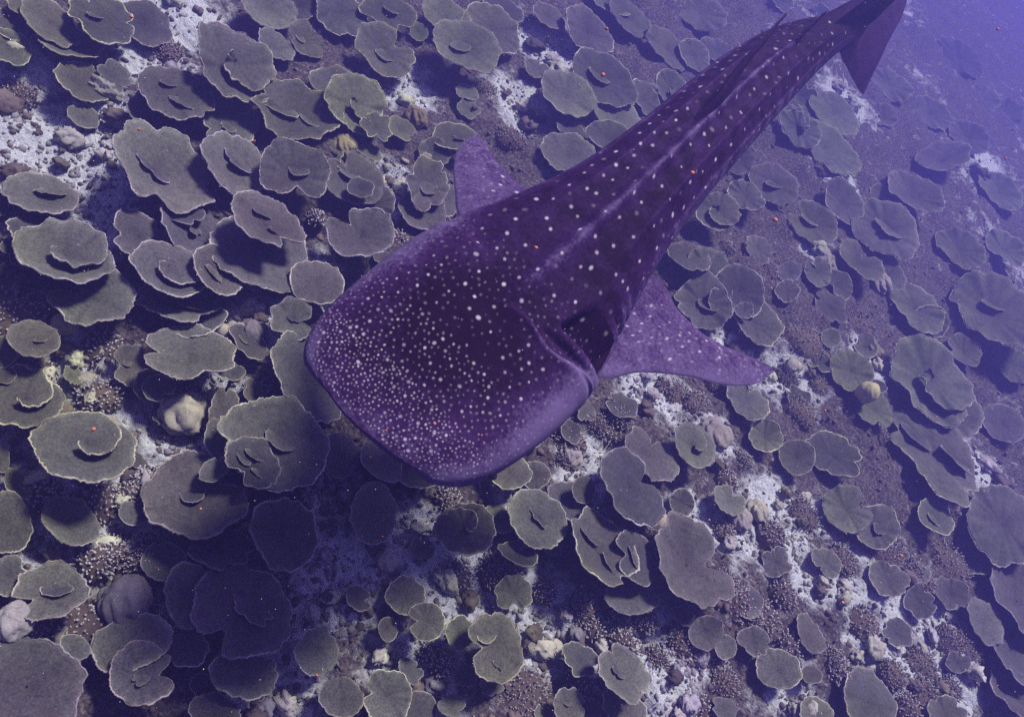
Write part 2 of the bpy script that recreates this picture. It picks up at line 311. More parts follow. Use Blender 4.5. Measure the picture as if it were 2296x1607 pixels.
# ------------------------------------------------------------------ plate corals
# (x, y, half length, half width, tilt of long axis, form, small lobes, height above bed)
PLATES = [
(112,50,70,38,40,'s',0,.20),(155,103,74,28,15,'k250',0,.14),(225,45,82,46,30,'r',1,.25),(325,55,60,42,40,'s',0,.14),(18,55,48,26,30,'s',0,.12),
(517,152,98,63,47,'w10',0,.34),(397,212,83,50,25,'s',2,.36),(352,268,72,46,50,'s',0,.15),(508,278,79,49,25,'r',1,.22),(362,385,117,76,38,'r',1,.30),
(525,372,83,53,45,'s',1,.24),(92,435,84,40,10,'s',1,.18),(187,264,37,22,30,'s',0,.10),(180,190,62,35,35,'s',0,.12),(312,530,67,45,30,'r',0,.20),
(410,473,50,28,15,'r',0,.20),(440,515,88,46,35,'r',1,.14),(597,502,84,46,33,'k60',2,.42),(105,528,82,36,5,'s',0,.16),(142,588,108,60,8,'w330',1,.28),
(20,110,50,34,30,'s',0,.10),(210,667,88,60,-5,'k215',0,.20),(77,767,57,37,0,'s',1,.24),(2,790,36,33,0,'s',0,.15),(10,842,26,18,0,'s',0,.12),
(375,613,78,51,20,'w350',1,.32),(400,680,86,37,10,'r',2,.16),(482,612,62,38,45,'s',1,.34),(585,568,113,73,25,'s',0,.18),(437,722,68,38,-12,'r',0,.14),
(425,800,96,57,5,'r',0,.30),(520,838,28,17,0,'s',0,.2),(287,818,36,44,10,'k180',1,.16),(356,872,34,29,0,'k50',0,.28),(328,864,34,28,90,'s',0,.2),
(555,772,50,27,45,'r',1,.14),(52,908,90,58,-4,'w300',0,.24),(130,942,22,14,-20,'s',0,.12),(191,1013,110,73,3,'w285',0,.36),(502,925,50,38,100,'r',0,.20),
(612,1000,112,98,30,'s',1,.30),(565,1040,66,46,40,'r',3,.42),(485,985,44,26,80,'s',0,.14),(440,1116,119,84,-5,'k330',1,.26),(482,1055,36,22,-30,'r',0,.36),
(15,1172,53,66,0,'s',0,.22),(155,1175,66,46,30,'s',0,.14),(18,1290,38,42,0,'r',0,.18),(112,1328,82,58,-15,'k150',1,.22),(300,1150,32,26,20,'s',0,.12),
(60,1535,124,108,0,'s',0,.32),(168,1450,32,27,20,'s',0,.14),(297,1442,90,56,-22,'s',1,.24),(320,1513,74,64,0,'k355',1,.34),(420,1335,54,68,0,'s',0,.20),
(542,1370,107,99,15,'k130',1,.32),(415,1450,50,44,0,'r',0,.14),(545,1515,72,52,10,'s',0,.16),(480,1600,52,40,0,'s',0,.14),(368,1262,47,42,0,'s',0,.13),
(500,1228,72,46,10,'r',0,.12),(635,1197,70,76,0,'s',0,.24),(838,1150,48,66,0,'s',0,.20),(1042,1188,64,56,0,'w200',0,.24),(710,1460,46,50,0,'s',0,.22),
(910,1335,44,38,0,'s',0,.14),(955,1392,40,40,0,'k180',0,.18),(868,1410,20,26,0,'s',0,.12),(866,1560,54,56,0,'k190',0,.26),(766,1566,46,42,0,'s',0,.16),
(1028,1418,30,35,0,'s',0,.18),(1105,1450,58,74,-8,'k175',2,.30),(940,1592,36,42,0,'s',0,.14),(1012,1582,30,24,0,'r',0,.12),
(602,20,64,44,30,'s',0,.26),(672,15,38,32,20,'s',0,.16),(765,28,64,42,40,'s',0,.22),(868,32,62,40,25,'r',1,.24),(860,115,71,47,40,'k330',1,.30),
(1045,108,76,49,28,'s',1,.36),(1105,65,72,40,40,'s',0,.22),(1000,40,56,34,30,'s',0,.18),(615,108,46,24,40,'s',0,.14),(683,92,43,30,45,'r',1,.18),
(757,198,62,34,18,'s',0,.2),(792,238,73,53,42,'w0',1,.30),(843,285,36,26,40,'r',0,.26),(660,258,97,60,20,'r',2,.24),(660,392,78,62,10,'k85',1,.34),
(790,408,66,53,30,'r',2,.22),(808,425,29,20,10,'s',0,.34),(845,455,38,37,0,'s',0,.16),(808,527,73,53,0,'k230',0,.28),(953,415,44,56,0,'r',1,.26),
(945,475,52,40,30,'s',0,.12),(1007,450,18,34,0,'s',0,.14),(1020,310,49,28,10,'s',1,.24),(828,345,28,15,20,'s',0,.16),(712,632,60,44,20,'s',0,.26),
(655,716,46,42,20,'r',1,.16),(690,850,106,60,56,'s',0,.24),(762,1020,40,46,0,'s',0,.14),(850,1040,56,32,45,'s',0,.16),(930,1060,55,36,20,'s',0,.12),
(1318,72,64,37,48,'s',0,.26),(1350,178,81,47,40,'s',1,.32),(1270,217,66,41,38,'s',0,.28),(1385,262,66,32,38,'s',0,.16),(1273,350,63,41,22,'s',0,.24),
(1287,298,42,17,40,'s',0,.14),(1368,310,53,31,20,'s',0,.22),(1445,225,46,22,60,'s',0,.18),(1500,205,44,30,55,'w330',0,.22),(1497,110,60,27,48,'s',0,.2),
(1555,125,42,25,50,'s',0,.2),(1608,115,40,22,30,'s',0,.16),(1570,30,60,34,20,'s',0,.22),(1205,155,30,18,30,'r',0,.12),(1410,40,60,26,45,'s',0,.18),(1365,8,50,22,35,'s',0,.18),
(1785,290,53,35,45,'w200',0,.26),(1850,330,86,36,42,'s',0,.18),(1870,255,62,33,40,'s',0,.18),(1735,412,56,39,30,'s',1,.28),(1820,505,58,40,35,'k215',1,.24),
(1985,515,84,52,35,'s',1,.34),(1888,455,52,35,55,'s',0,.2),(2045,440,72,32,30,'s',0,.2),(1995,190,52,26,30,'s',0,.2),(2170,310,48,30,30,'s',0,.2),(2110,360,60,30,-10,'s',0,.16),
(1607,478,45,41,30,'w40',0,.28),(1672,440,42,28,25,'s',0,.26),(1650,355,40,33,30,'s',0,.2),(1545,575,50,25,25,'s',0,.2),(1590,612,56,44,60,'s',0,.18),
(1658,652,60,50,60,'s',0,.26),(1575,680,64,52,20,'r',1,.22),(1612,682,33,24,60,'s',0,.32),(1668,697,20,18,0,'s',0,.32),(1692,722,62,40,45,'s',0,.16),
(1675,895,54,33,40,'k290',0,.2),(1460,1018,70,37,50,'k290',0,.26),(1550,1003,52,38,55,'w250',0,.26),(1415,1090,90,52,57,'k330',0,.28),(1200,1065,32,30,0,'s',0,.14),
(1140,1058,48,36,20,'s',0,.16),(1200,1166,69,54,48,'s',1,.30),(1345,1238,94,54,50,'r',2,.32),(1425,1250,64,38,62,'k180',1,.26),(1415,1338,54,38,10,'s',0,.18),
(1543,1265,105,66,60,'k350',0,.32),(1278,1125,50,38,30,'s',0,.14),(1308,1098,24,30,0,'s',0,.24),(1160,1245,44,23,20,'k300',0,.2),(1152,1330,40,37,0,'k90',0,.2),
(1300,1478,40,32,45,'r',0,.18),(1395,1515,70,44,55,'r',1,.26),(1272,1580,32,40,0,'r',1,.2),(1400,1586,56,36,45,'s',0,.16),(1318,1592,30,26,0,'s',0,.14),
(1582,1418,36,37,0,'s',0,.14),(1633,1122,40,25,42,'k310',0,.24),(1527,1125,26,28,0,'s',0,.12),(1625,1450,23,26,0,'s',0,.12),
(1898,1143,56,46,40,'k340',0,.22),(1962,1182,52,44,35,'k215',1,.28),(2095,1160,46,28,45,'s',1,.24),(2250,1175,98,70,48,'s',0,.32),(2283,1345,102,50,62,'s',0,.30),
(2207,1392,56,30,60,'s',0,.2),(2270,1455,92,38,60,'s',0,.24),(2270,1545,88,40,52,'s',0,.2),(1948,1572,78,48,62,'s',0,.26),(1815,1420,46,23,60,'s',0,.16),
(1745,1500,50,40,30,'s',0,.18),(1820,1512,24,18,20,'s',0,.16),(2078,862,102,66,47,'w20',0,.34),(2118,920,82,50,30,'s',0,.2),(2095,1015,122,62,43,'r',2,.30),
(2230,705,108,63,30,'s',1,.34),(1925,590,58,27,40,'k310',0,.22),(2050,690,72,36,35,'s',0,.18),(2085,722,40,33,30,'s',0,.24),(2160,790,42,27,40,'r',0,.16),
(2268,815,52,30,40,'s',0,.2),(1908,832,50,40,40,'s',0,.18),(1770,610,25,22,0,'s',0,.14),(1765,652,26,23,0,'s',0,.14),(1870,1022,62,45,30,'r',0,.2),
(1785,1025,40,36,40,'s',0,.2),(1715,980,36,34,30,'s',0,.14),(2247,950,52,36,35,'s',0,.2),(3,1030,16,30,0,'s',0,.16),(2150,130,60,30,35,'s',0,.2),
(2085,255,52,28,30,'s',0,.18),(2240,430,56,30,40,'s',0,.18),(2150,560,60,34,35,'s',0,.2),(2250,560,50,28,35,'s',0,.18),(1130,20,48,24,30,'s',0,.16),
(1230,40,40,20,40,'s',0,.14),(1990,1300,46,34,40,'r',0,.14),(2180,1255,40,28,40,'s',0,.14),(1850,1260,36,26,45,'r',0,.12),(60,10,50,26,30,'s',0,.16),
(1700,560,34,24,40,'r',0,.12),(1860,690,40,28,40,'r',0,.12),(1990,620,40,26,40,'s',0,.14),(1960,920,44,30,40,'r',0,.12),(1740,1260,34,28,40,'r',0,.12),
(1690,1440,36,30,30,'r',0,.14),(2130,1330,44,30,45,'r',0,.12),(2010,1420,36,28,40,'r',0,.12),(1830,1600,40,30,40,'s',0,.14),(2120,1600,46,34,40,'r',0,.14)]

# low plates half hidden in the gaps
_fr = np.random.default_rng(5)
_tries = 0
while len(PLATES) < 280 and _tries < 6000:
    _tries += 1
    fx, fy, fa = _fr.uniform(0, PW), _fr.uniform(0, PH), _fr.uniform(20, 40)
    if (fx-1250)/1.25+(1607-fy) > 3100 and _fr.random() < 0.5: continue
    if abs(fx-1250)+abs(fy-650) < 320 or (fx-620)**2+(fy-1060)**2 < 90**2: continue
    if any(np.hypot(fx-q[0], fy-q[1]) < max(q[2], q[3])*0.80+fa*0.55 for q in PLATES): continue
    if any(np.hypot(fx-q[0], fy-q[1]) < q[2]*0.75 for q in PALE): continue
    PLATES.append((round(fx), round(fy), round(fa), round(fa*_fr.uniform(.6, .85)), round(_fr.uniform(15, 60)), ['s', 'r', 'r', 'k%d' % _fr.integers(0, 360)][_fr.integers(0, 4)], 0, round(_fr.uniform(.04, .10), 2)))

def outline(form, rng, t, ang):
    """radius of the plate's edge for local angles t"""
    r = np.ones_like(t)
    amp = {'s': 0.05, 'k': 0.06, 'w': 0.04, 'r': 0.11}[form[0]]
    for k in range(2, 8):
        r += amp*rng.normal()*math.pow(k, -0.8)*np.cos(k*t+rng.uniform(0, 6.28))
    if form[0] == 'r':
        for q in range(rng.integers(2, 5)):
            a = rng.uniform(0, 6.28); wdt = rng.uniform(0.10, 0.26); dpt = rng.uniform(0.12, 0.34)
            d = np.angle(np.exp(1j*(t-a))); r -= dpt*np.exp(-(d/wdt)**2)
    if form[0] == 'k':
        a = rad(float(form[1:])-ang); d = np.angle(np.exp(1j*(t-a)))
        r -= rng.uniform(0.46, 0.62)*np.exp(-(np.abs(d)/rng.uniform(0.22, 0.34))**2.6)
    if form[0] == 's' and rng.random() < 0.35:
        a = rng.uniform(0, 6.28); d = np.angle(np.exp(1j*(t-a))); r -= rng.uniform(0.06, 0.16)*np.exp(-(d/0.12)**2)
    return r
def plate_parts(form, rng, ang, nseg, size):
    """returns (plate V,F), (rim V,F) in unit local coords: u, v in plate plane, w up (unit = radius)"""
    if form[0] == 'w':
        ext = rad(rng.uniform(190, 250)); t0 = rad(float(form[1:])-ang)
        n = int(nseg*(2*math.pi+ext)/(2*math.pi)); tt = np.linspace(0, 2*math.pi+ext, n)
        t = t0+tt
        e = np.clip((tt-2*math.pi)/ext, 0, 1)
        r = outline('s', rng, t, ang)*(1-0.85*e**0.8)
        r *= np.clip(0.75+tt/1.2, 0, 1)
        lift = 0.16*tt/(2*math.pi) + 0.10*e
        wrap = False
    else:
        n = nseg; t = np.linspace(0, 2*math.pi, n, endpoint=False); tt = t
        r = outline(form, rng, t, ang); lift = np.zeros(n); wrap = True
    sc = vnoise(np.cos(t)*5+ang, np.sin(t)*5+n, 3)-0.5; sc2 = vnoise(np.cos(t)*14+ang, np.sin(t)*14, 9)-0.5
    r = r*(1+rng.normal(0, 0.007, n)+0.085*sc+0.035*sc2)
    rho = np.concatenate([np.linspace(0.02, 0.88, 6), [0.955, 1.0]])
    bowl = rng.uniform(0.04, 0.26); ph = rng.uniform(0, 6.28, 4); ua = rng.uniform(0.02, 0.065)
    und = ua*(np.sin(2*t+ph[0])+0.7*np.sin(3*t+ph[1])+0.5*np.sin(5*t+ph[2])+0.5*np.sin(9*t+ph[3])+0.35*np.sin(15*t+ph[1]))
    R = rho[:, None]*r[None, :]
    Z = bowl*(np.abs(R)**1.7) + und[None, :]*rho[:, None]**2 + lift[None, :] - 0.05*np.exp(-(R/0.16)**2)
    Z = Z + 0.012*(vnoise(R*np.cos(t)*7+ph[0]*9, R*np.sin(t)*7+ph[1]*9, 5)-0.5)*2
    Z -= 0.03*np.clip((R-0.86)/0.14, 0, 1)**2
    top = np.stack([R*np.cos(t), R*np.sin(t), Z], -1)
    th = 0.045
    rb = np.array([0.99, 0.12])
    Rb = rb[:, None]*r[None, :]
    Zb = bowl*(Rb**1.7)+und[None, :]*rb[:, None]**2+lift[None, :]-th-0.10*(1-rb[:, None])
    bot = np.stack([Rb*np.cos(t), Rb*np.sin(t), Zb], -1)
    V = np.concatenate([top, bot], 0); nu = V.shape[0]
    F = grid_faces(nu, n, wrap)
    # pale growing margin: a bead along the edge
    tooth = rng.random(n)**2*0.030*np.minimum(1.0, 0.16/size)
    edge = top[-1]+np.stack([np.cos(t), np.sin(t), np.zeros(n)], -1)*tooth[:, None]; cx = np.stack([np.cos(t), np.sin(t), np.zeros(n)], -1)
    rw = (0.0046/size*(0.5+0.8*rng.random(n))*(0.55+0.9*vnoise(np.cos(t)*2.2+n, np.sin(t)*2.2+ang, 12)))[:, None]; rw = np.minimum(rw, 0.026)
    up = np.array([0, 0, 1.0])
    ringp = [edge+cx*rw*1.4*math.cos(a)+up*rw*1.1*math.sin(a)-up*0.006 for a in (-0.6, 0.9, 2.4, 4.0)]
    RV = np.stack(ringp, 1)            # n,4,3
    k = 4
    i = np.arange(n if wrap else n-1)[:, None]; j = np.arange(k)[None, :]
    i2 = (i+1) % n; j2 = (j+1) % k
    RF = np.stack([np.broadcast_to(q, (len(i), k)) for q in (i*k+j, i2*k+j, i2*k+j2, i*k+j2)], -1).reshape(-1, 4)
    rhov = np.concatenate([np.repeat(rho, n), np.repeat(rb*0, n)])
    return (V.reshape(-1, 3), F, rhov), (RV.reshape(-1, 3), RF)

def circle_normal(x, y, a, b, ang):
    """normal of the round plate whose outline is that ellipse, kept near upright"""
    v = ray(x, y); q = min(0.97, b/a) if a >= b else min(0.97, a/b)
    dirang = rad(ang+90) if a >= b else rad(ang)
    mdir = CR*math.cos(dirang)-CU*math.sin(dirang)
    if np.dot(mdir, np.array([0, 0, 1.0])) < 0: mdir = -mdir
    mdir = mdir-v*np.dot(mdir, v); mdir /= np.linalg.norm(mdir)
    th = math.acos(q)
    n = -v*math.cos(th)+mdir*math.sin(th)
    up = np.array([0, 0, 1.0]); c = np.dot(n, up); d = math.acos(max(-1, min(1, c)))
    lim = rad(24)
    if d > lim:
        k = n-up*c; k /= np.linalg.norm(k); n = up*math.cos(lim)+k*math.sin(lim)
    return n
SIZEW = lambda r: 'tiny' if r < 0.09 else 'small' if r < 0.14 else 'medium' if r < 0.22 else 'large' if r < 0.30 else 'very large'
FORMW = {'s': 'smooth', 'k': 'notched', 'w': 'spiral', 'r': 'ragged'}
TONEW = ['grey-brown', 'taupe', 'olive-grey', 'dusky brown', 'mauve-grey']
PLATE_POS = []
plate_things = []
for idx, (x, y, a, b, ang, form, nl, h) in enumerate(PLATES):
    a *= 1.05; b *= 1.05
    rng = np.random.default_rng(100+idx)
    p0 = at(x, y, 0.1)
    z = float(gz(p0[0], p0[1])[0]); z = max(-0.06, min(0.10, z))+h*(0.74 if x < 1450 else 0.5)
    c = at(x, y, z)
    n = circle_normal(x, y, a, b, ang)
    ca, sa = math.cos(rad(ang)), math.sin(rad(ang))
    A = (on_plane(x+a*ca, y+a*sa, c, n)-on_plane(x-a*ca, y-a*sa, c, n))/2
    B = (on_plane(x-b*sa, y+b*ca, c, n)-on_plane(x+b*sa, y-b*ca, c, n))/2
    rr = (np.linalg.norm(A)+np.linalg.norm(B))/2
    nseg = int(max(48, min(180, 1.7*max(a, b)+24)))
    (V, F, RH), (RV, RF) = plate_parts(form, rng, ang, nseg, rr)
    base = np.array([c[0], c[1], float(gz(c[0], c[1])[0])])
    def place(P): return (c-base)+P[:, :1]*A+P[:, 1:2]*B+P[:, 2:3]*(n*rr)
    root = obj('plate_coral', None, loc=base)
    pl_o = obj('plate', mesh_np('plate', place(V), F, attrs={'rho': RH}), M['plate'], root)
    obj('rim', mesh_np('rim', place(RV), RF), M['rim'], pl_o)
    # stalk down to the bed
    k = 10; tt = np.linspace(0, 6.283, k, endpoint=False); lv = []
    topc = c-base-n*rr*0.14
    for q, f in enumerate((0.0, 0.35, 0.7, 1.0)):
        rad_ = rr*(0.13, 0.14, 0.15, 0.24)[q]*(1+0.15*np.sin(3*tt+idx))
        ctr = topc*(1-f)+np.array([0, 0, -0.05])*f
        lv.append(np.stack([ctr[0]+rad_*np.cos(tt), ctr[1]+rad_*np.sin(tt), np.full(k, ctr[2])], -1))
    obj('stalk', mesh_np('stalk', np.concatenate(lv), grid_faces(4, k, True)), M['stalk'], root)
    # upright little whorls growing on the plate
    for q in range(nl):
        lr = rng.uniform(0.26, 0.44); la = idx*1.7+q*6.283/nl+rng.uniform(-.4, .4); ld = rng.uniform(0.10, 0.26) if nl == 1 else rng.uniform(0.28, 0.46)
        (LV, LF, LRH), (LRV, LRF) = plate_parts('r' if rng.random() < 0.5 else 's', rng, 0, 60, rr*lr)
        tx = rng.uniform(-0.15, 0.15); ty = rng.uniform(0.45, 0.75); fa = rad(rng.uniform(-120, 20)-ang-90)
        st = np.array([1.0, rng.uniform(0.55, 0.9), 1.0])
        def lob(P):
            P = P*st*lr
            u = P[:, 0]*math.cos(fa)-P[:, 1]*math.sin(fa); v = P[:, 0]*math.sin(fa)+P[:, 1]*math.cos(fa)
            wz = P[:, 2]*0.6+0.03+u*tx*0.6+v*ty*0.6
            return place(np.stack([u+ld*math.cos(la), v+ld*math.sin(la), wz], -1))
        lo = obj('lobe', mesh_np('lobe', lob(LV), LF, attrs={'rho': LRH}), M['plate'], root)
        obj('rim', mesh_np('rim', lob(LRV), LRF), M['rim'], lo)
    PLATE_POS.append((c, rr))
    plate_things.append((root, c, rr, form, nl, b/a if b < a else a/b, h))

# ------------------------------------------------------------------ branching and bushy corals
def finger(V, F, T, base, d, L, r0, rng):
    n = 5; k0 = len(V)
    d = d/np.linalg.norm(d); s = np.cross(d, [0.3, 0.2, 1]); s /= np.linalg.norm(s); u = np.cross(d, s)
    bend = rng.normal(0, 0.12, 3)*L
    for f, rr in ((0, 1.0), (0.75, 0.78), (1.0, 0.42)):
        c = base+d*L*f+bend*f*f
        for j in range(n):
            a = 6.283*j/n; V.append(c+(s*math.cos(a)+u*math.sin(a))*r0*rr); T.append(f)
    for i in range(2):
        for j in range(n):
            F.append((k0+i*n+j, k0+i*n+(j+1) % n, k0+(i+1)*n+(j+1) % n, k0+(i+1)*n+j))
    F.append((k0+2*n, k0+2*n+1, k0+2*n+2, k0+2*n+3)); F.append((k0+2*n, k0+2*n+3, k0+2*n+4, k0+2*n+4))
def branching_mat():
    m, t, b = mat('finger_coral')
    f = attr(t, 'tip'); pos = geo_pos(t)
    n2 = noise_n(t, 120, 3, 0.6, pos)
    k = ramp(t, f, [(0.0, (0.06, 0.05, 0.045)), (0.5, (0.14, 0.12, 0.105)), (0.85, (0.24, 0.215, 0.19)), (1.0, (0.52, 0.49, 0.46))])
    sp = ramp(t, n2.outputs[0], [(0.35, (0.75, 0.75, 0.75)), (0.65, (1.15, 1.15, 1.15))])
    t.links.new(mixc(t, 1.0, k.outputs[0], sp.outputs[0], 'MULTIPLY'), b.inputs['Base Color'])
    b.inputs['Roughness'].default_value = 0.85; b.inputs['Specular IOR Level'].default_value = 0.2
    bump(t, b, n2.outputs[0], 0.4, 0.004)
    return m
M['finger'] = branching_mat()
# (x, y, radius px, kind)  f = stubby pale-tipped fingers, b = bushy dense twigs
def _more():
    r = np.random.default_rng(19); out = []
    while len(out) < 34:
        x, y, rp = r.uniform(1250, 2296), r.uniform(760, 1607), r.uniform(18, 38)
        if len(out) % 4 == 0: x, y = r.uniform(0, 2296), r.uniform(0, 1607)
        if abs(x-1250)+abs(y-650) < 380: continue
        if any(np.hypot(x-q[0], y-q[1]) < max(q[2], q[3])*0.9+rp*0.4 for q in PLATES): continue
        if any(np.hypot(x-q[0], y-q[1]) < q[2]+rp for q in out): continue
        out.append((round(x), round(y), round(rp), 'b' if r.random() < 0.7 else 'f'))
    return out
BRANCH = _more()+[(712,480,18,'f'),(30,690,52,'f'),(62,826,44,'f'),(225,768,38,'f'),(222,878,36,'f'),(412,880,30,'f'),(577,868,26,'f'),(220,1118,40,'f'),
 (212,1248,36,'f'),(178,1398,48,'f'),(320,1240,36,'b'),(973,1457,24,'f'),(1127,1275,44,'b'),(1031,1289,36,'f'),(1174,1553,66,'b'),(1315,1536,32,'f'),
 (1362,1215,26,'f'),(1548,1428,42,'b'),(1318,1365,30,'b'),(1397,1400,32,'b'),(1616,1488,30,'b'),(1582,1591,30,'f'),(1668,1347,42,'f'),(1284,982,44,'f'),
 (1572,900,32,'b'),(1376,962,28,'f'),(1640,1073,26,'f'),(1953,1399,38,'f'),(2000,1248,40,'b'),(2145,1262,46,'f'),(1891,1498,28,'f'),(1720,1378,36,'f'),
 (1939,725,40,'b'),(1819,756,46,'f'),(894,528,22,'f'),(34,463,32,'f'),(1785,1448,27,'f'),(1400,930,26,'b'),(1505,860,26,'b'),(1810,920,36,'b'),
 (1850,860,30,'b'),(1640,1300,26,'b'),(1230,1320,26,'b'),(2075,1290,34,'b'),(1900,1250,32,'b'),(1770,1330,30,'f'),(100,1090,26,'f'),(40,1440,22,'f'),
 (640,640,22,'b'),(1150,300,34,'b'),(1090,190,30,'b'),(30,200,36,'b'),(590,150,24,'b'),(1730,600,30,'b'),(1700,700,26,'b'),(2180,1450,36,'b'),(2090,1560,34,'b')]
branch_things = []
for q, (x, y, rp, kind) in enumerate(BRANCH):
    rng = np.random.default_rng(900+q)
    p = at(x, y, 0.06); zb = float(gz(p[0], p[1])[0]); p = at(x, y, zb+0.05)
    R = rp*np.linalg.norm(p-CO)/FPX
    V, F, T = [], [], []
    nf = int((30 if kind == 'f' else 70)+rp*(1.7 if kind == 'f' else 2.6))
    for j in range(nf):
        rho = math.sqrt((j+0.5)/nf); an = j*2.39996+rng.uniform(-0.3, 0.3)
        bp = np.array([rho*math.cos(an)*R, rho*math.sin(an)*R, 0.04*(1-rho*rho)-0.02])
        d = np.array([math.cos(an)*rho*0.8, math.sin(an)*rho*0.8, 1.0])+rng.normal(0, 0.22, 3)
        if kind == 'f': finger(V, F, T, bp, d, rng.uniform(0.025, 0.05), rng.uniform(0.0065, 0.0105), rng)
        else: finger(V, F, T, bp, d, rng.uniform(0.03, 0.055)*(0.8+R), rng.uniform(0.0042, 0.007), rng)
    root = obj('branching_coral' if kind == 'f' else 'bushy_coral', None, loc=(p[0], p[1], zb))
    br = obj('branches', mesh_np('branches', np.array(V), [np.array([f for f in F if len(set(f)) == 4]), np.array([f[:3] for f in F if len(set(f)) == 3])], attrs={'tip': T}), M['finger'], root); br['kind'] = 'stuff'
    k = 16; tt = np.linspace(0, 6.283, k, endpoint=False); lv = []
    for rr, zz in ((1.1, -0.06), (0.95, 0.0), (0.6, 0.03), (0.02, 0.045)):
        rv = R*rr*(1+0.1*np.sin(3*tt+q)+0.06*np.sin(7*tt))
        lv.append(np.stack([rv*np.cos(tt), rv*np.sin(tt), np.full(k, zz)], -1))
    obj('base', mesh_np('base', np.concatenate(lv), grid_faces(4, k, True)), M['stalk'], root)
    branch_things.append((root, kind, p, R))

# ------------------------------------------------------------------ domed corals and loose rocks
def lump(nu, nv, rng, amp, freq, flat=0.0):
    u = np.linspace(0, math.pi, nu)[:, None]; v = np.linspace(0, 2*math.pi, nv, endpoint=False)[None, :]
    X = np.sin(u)*np.cos(v); Y = np.sin(u)*np.sin(v); Z = np.cos(u)*np.ones_like(v)
    s = rng.uniform(0, 50, 3)
    d = 1+amp*((fbm(X*freq+s[0]+Z*1.3*freq, Y*freq+s[1]-Z*freq*0.7, int(s[2]), 4)-0.47)*2)
    P = np.stack([X*d, Y*d, Z*d], -1)
    return P.reshape(-1, 3), grid_faces(nu, nv, True)
DOMES = [(412,925,46,'grey',.75,'pale grey knobbly dome coral beside stubby branching coral'),(1945,880,21,'cream',1.2,'smooth cream ball-shaped coral beside a hazy plate coral'),
 (1972,632,28,'grey',.6,'pale blue-grey flat dome coral below a crescent plate'),(30,1393,31,'grey',.8,'whitish rounded coral head resting on notched plate coral'),(147,742,24,'cream',.8,'yellowish dome coral beside a patch of white rubble'),
 (765,345,28,'tan',.8,'tan dome coral above two broad plate corals'),(280,1345,44,'grey',.7,'grey-blue lumpy coral mound with pale crest'),(927,272,24,'tan',.9,'greenish tan egg-shaped coral between plate corals'),
 (567,742,26,'grey',.7,'pale pitted coral knob on white rubble'),(866,1258,22,'grey',.7,'small dim dome coral on shaded sand'),(1478,1178,22,'cream',.8,'cream coral knob tucked beside a kidney-shaped plate'),
 (1590,980,36,'grey',.6,'white crusty coral mound beside a whorled plate'),(1650,1165,28,'grey',.6,'pale lumpy coral mound on rubble beside the largest oval plate'),(950,360,16,'grey',.8,'small pale knob of coral near the pectoral fin'),
 (1215,235,28,'grey',.7,'pale round coral head above a small oval plate'),(500,742,16,'cream',.9,'small yellow coral knob beside ragged plate coral'),(1690,1150,24,'grey',.7,'grey coral hummock on the rubble slope'),
 (245,965,22,'grey',.7,'pale coral knob above the largest spiral plate'),(1850,590,24,'grey',.7,'faded coral knob in the blue haze'),(1330,1250,10,'grey',.7,'tiny coral knob at the edge of a lobed plate')]
dome_things = []
for q, (x, y, rp, kind, hz, lab) in enumerate(DOMES):
    rng = np.random.default_rng(300+q)
    z = 0.05 if q not in (1, 3) else 0.22
    p = at(x, y, z); zb = float(gz(p[0], p[1])[0])
    R = rp*np.linalg.norm(p-CO)/FPX
    P, F = lump(30, 52, rng, 0.12 if kind == 'cream' else 0.42, 1.6 if kind == 'cream' else 2.3)
    P = P*np.array([R, R, R*hz])
    root = obj('dome_coral', None, loc=(p[0], p[1], zb))
    hgt = max(0.02, p[2]-zb)
    obj('head', mesh_np('head', P+np.array([0, 0, hgt]), F), M['dome_'+kind], root)
    k = 14; tt = np.linspace(0, 6.283, k, endpoint=False)
    lv = [np.stack([rr*R*(1+.1*np.sin(3*tt+q))*np.cos(tt), rr*R*(1+.1*np.sin(3*tt+q))*np.sin(tt), np.full(k, zz)], -1) for rr, zz in ((0.9, -0.06), (0.8, hgt*0.5), (0.7, hgt))]
    obj('base', mesh_np('base', np.concatenate(lv), grid_faces(3, k, True)), M['stalk'], root)
    tag(root, lab, 'coral', 'dome corals')
    dome_things.append((root, p))

# loose boulders of bleached or overgrown reef rock
rock_things = []
rng = np.random.default_rng(77)
for q, (x, y, r) in enumerate(PALE):
    for s in range(2):
        xx = x+rng.normal(0, r*0.55); yy = y+rng.normal(0, r*0.55); rp = rng.uniform(9, 24)
        p = at(xx, yy, 0.02)
        if any(np.hypot(p[0]-c[0], p[1]-c[1]) < rr*0.8 for c, rr in PLATE_POS) and s: continue
        zb = float(gz(p[0], p[1])[0]); R = min(0.16, rp*np.linalg.norm(p-CO)/FPX)
        P, F = lump(14, 24, rng, 0.85, 2.4)
        sc = np.array([R*rng.uniform(.8, 1.3), R*rng.uniform(.7, 1.1), R*rng.uniform(.4, .75)])
        kind = 'rock' if rng.random() < 0.62 else 'dead'
        o = obj('reef_rock', mesh_np('reef_rock', P*sc, F), M[kind], None, (p[0], p[1], zb+sc[2]*0.25))
        o.rotation_euler = (rng.normal(0, .2), rng.normal(0, .2), rng.uniform(0, 6.28))
        rock_things.append((o, kind, R, p))

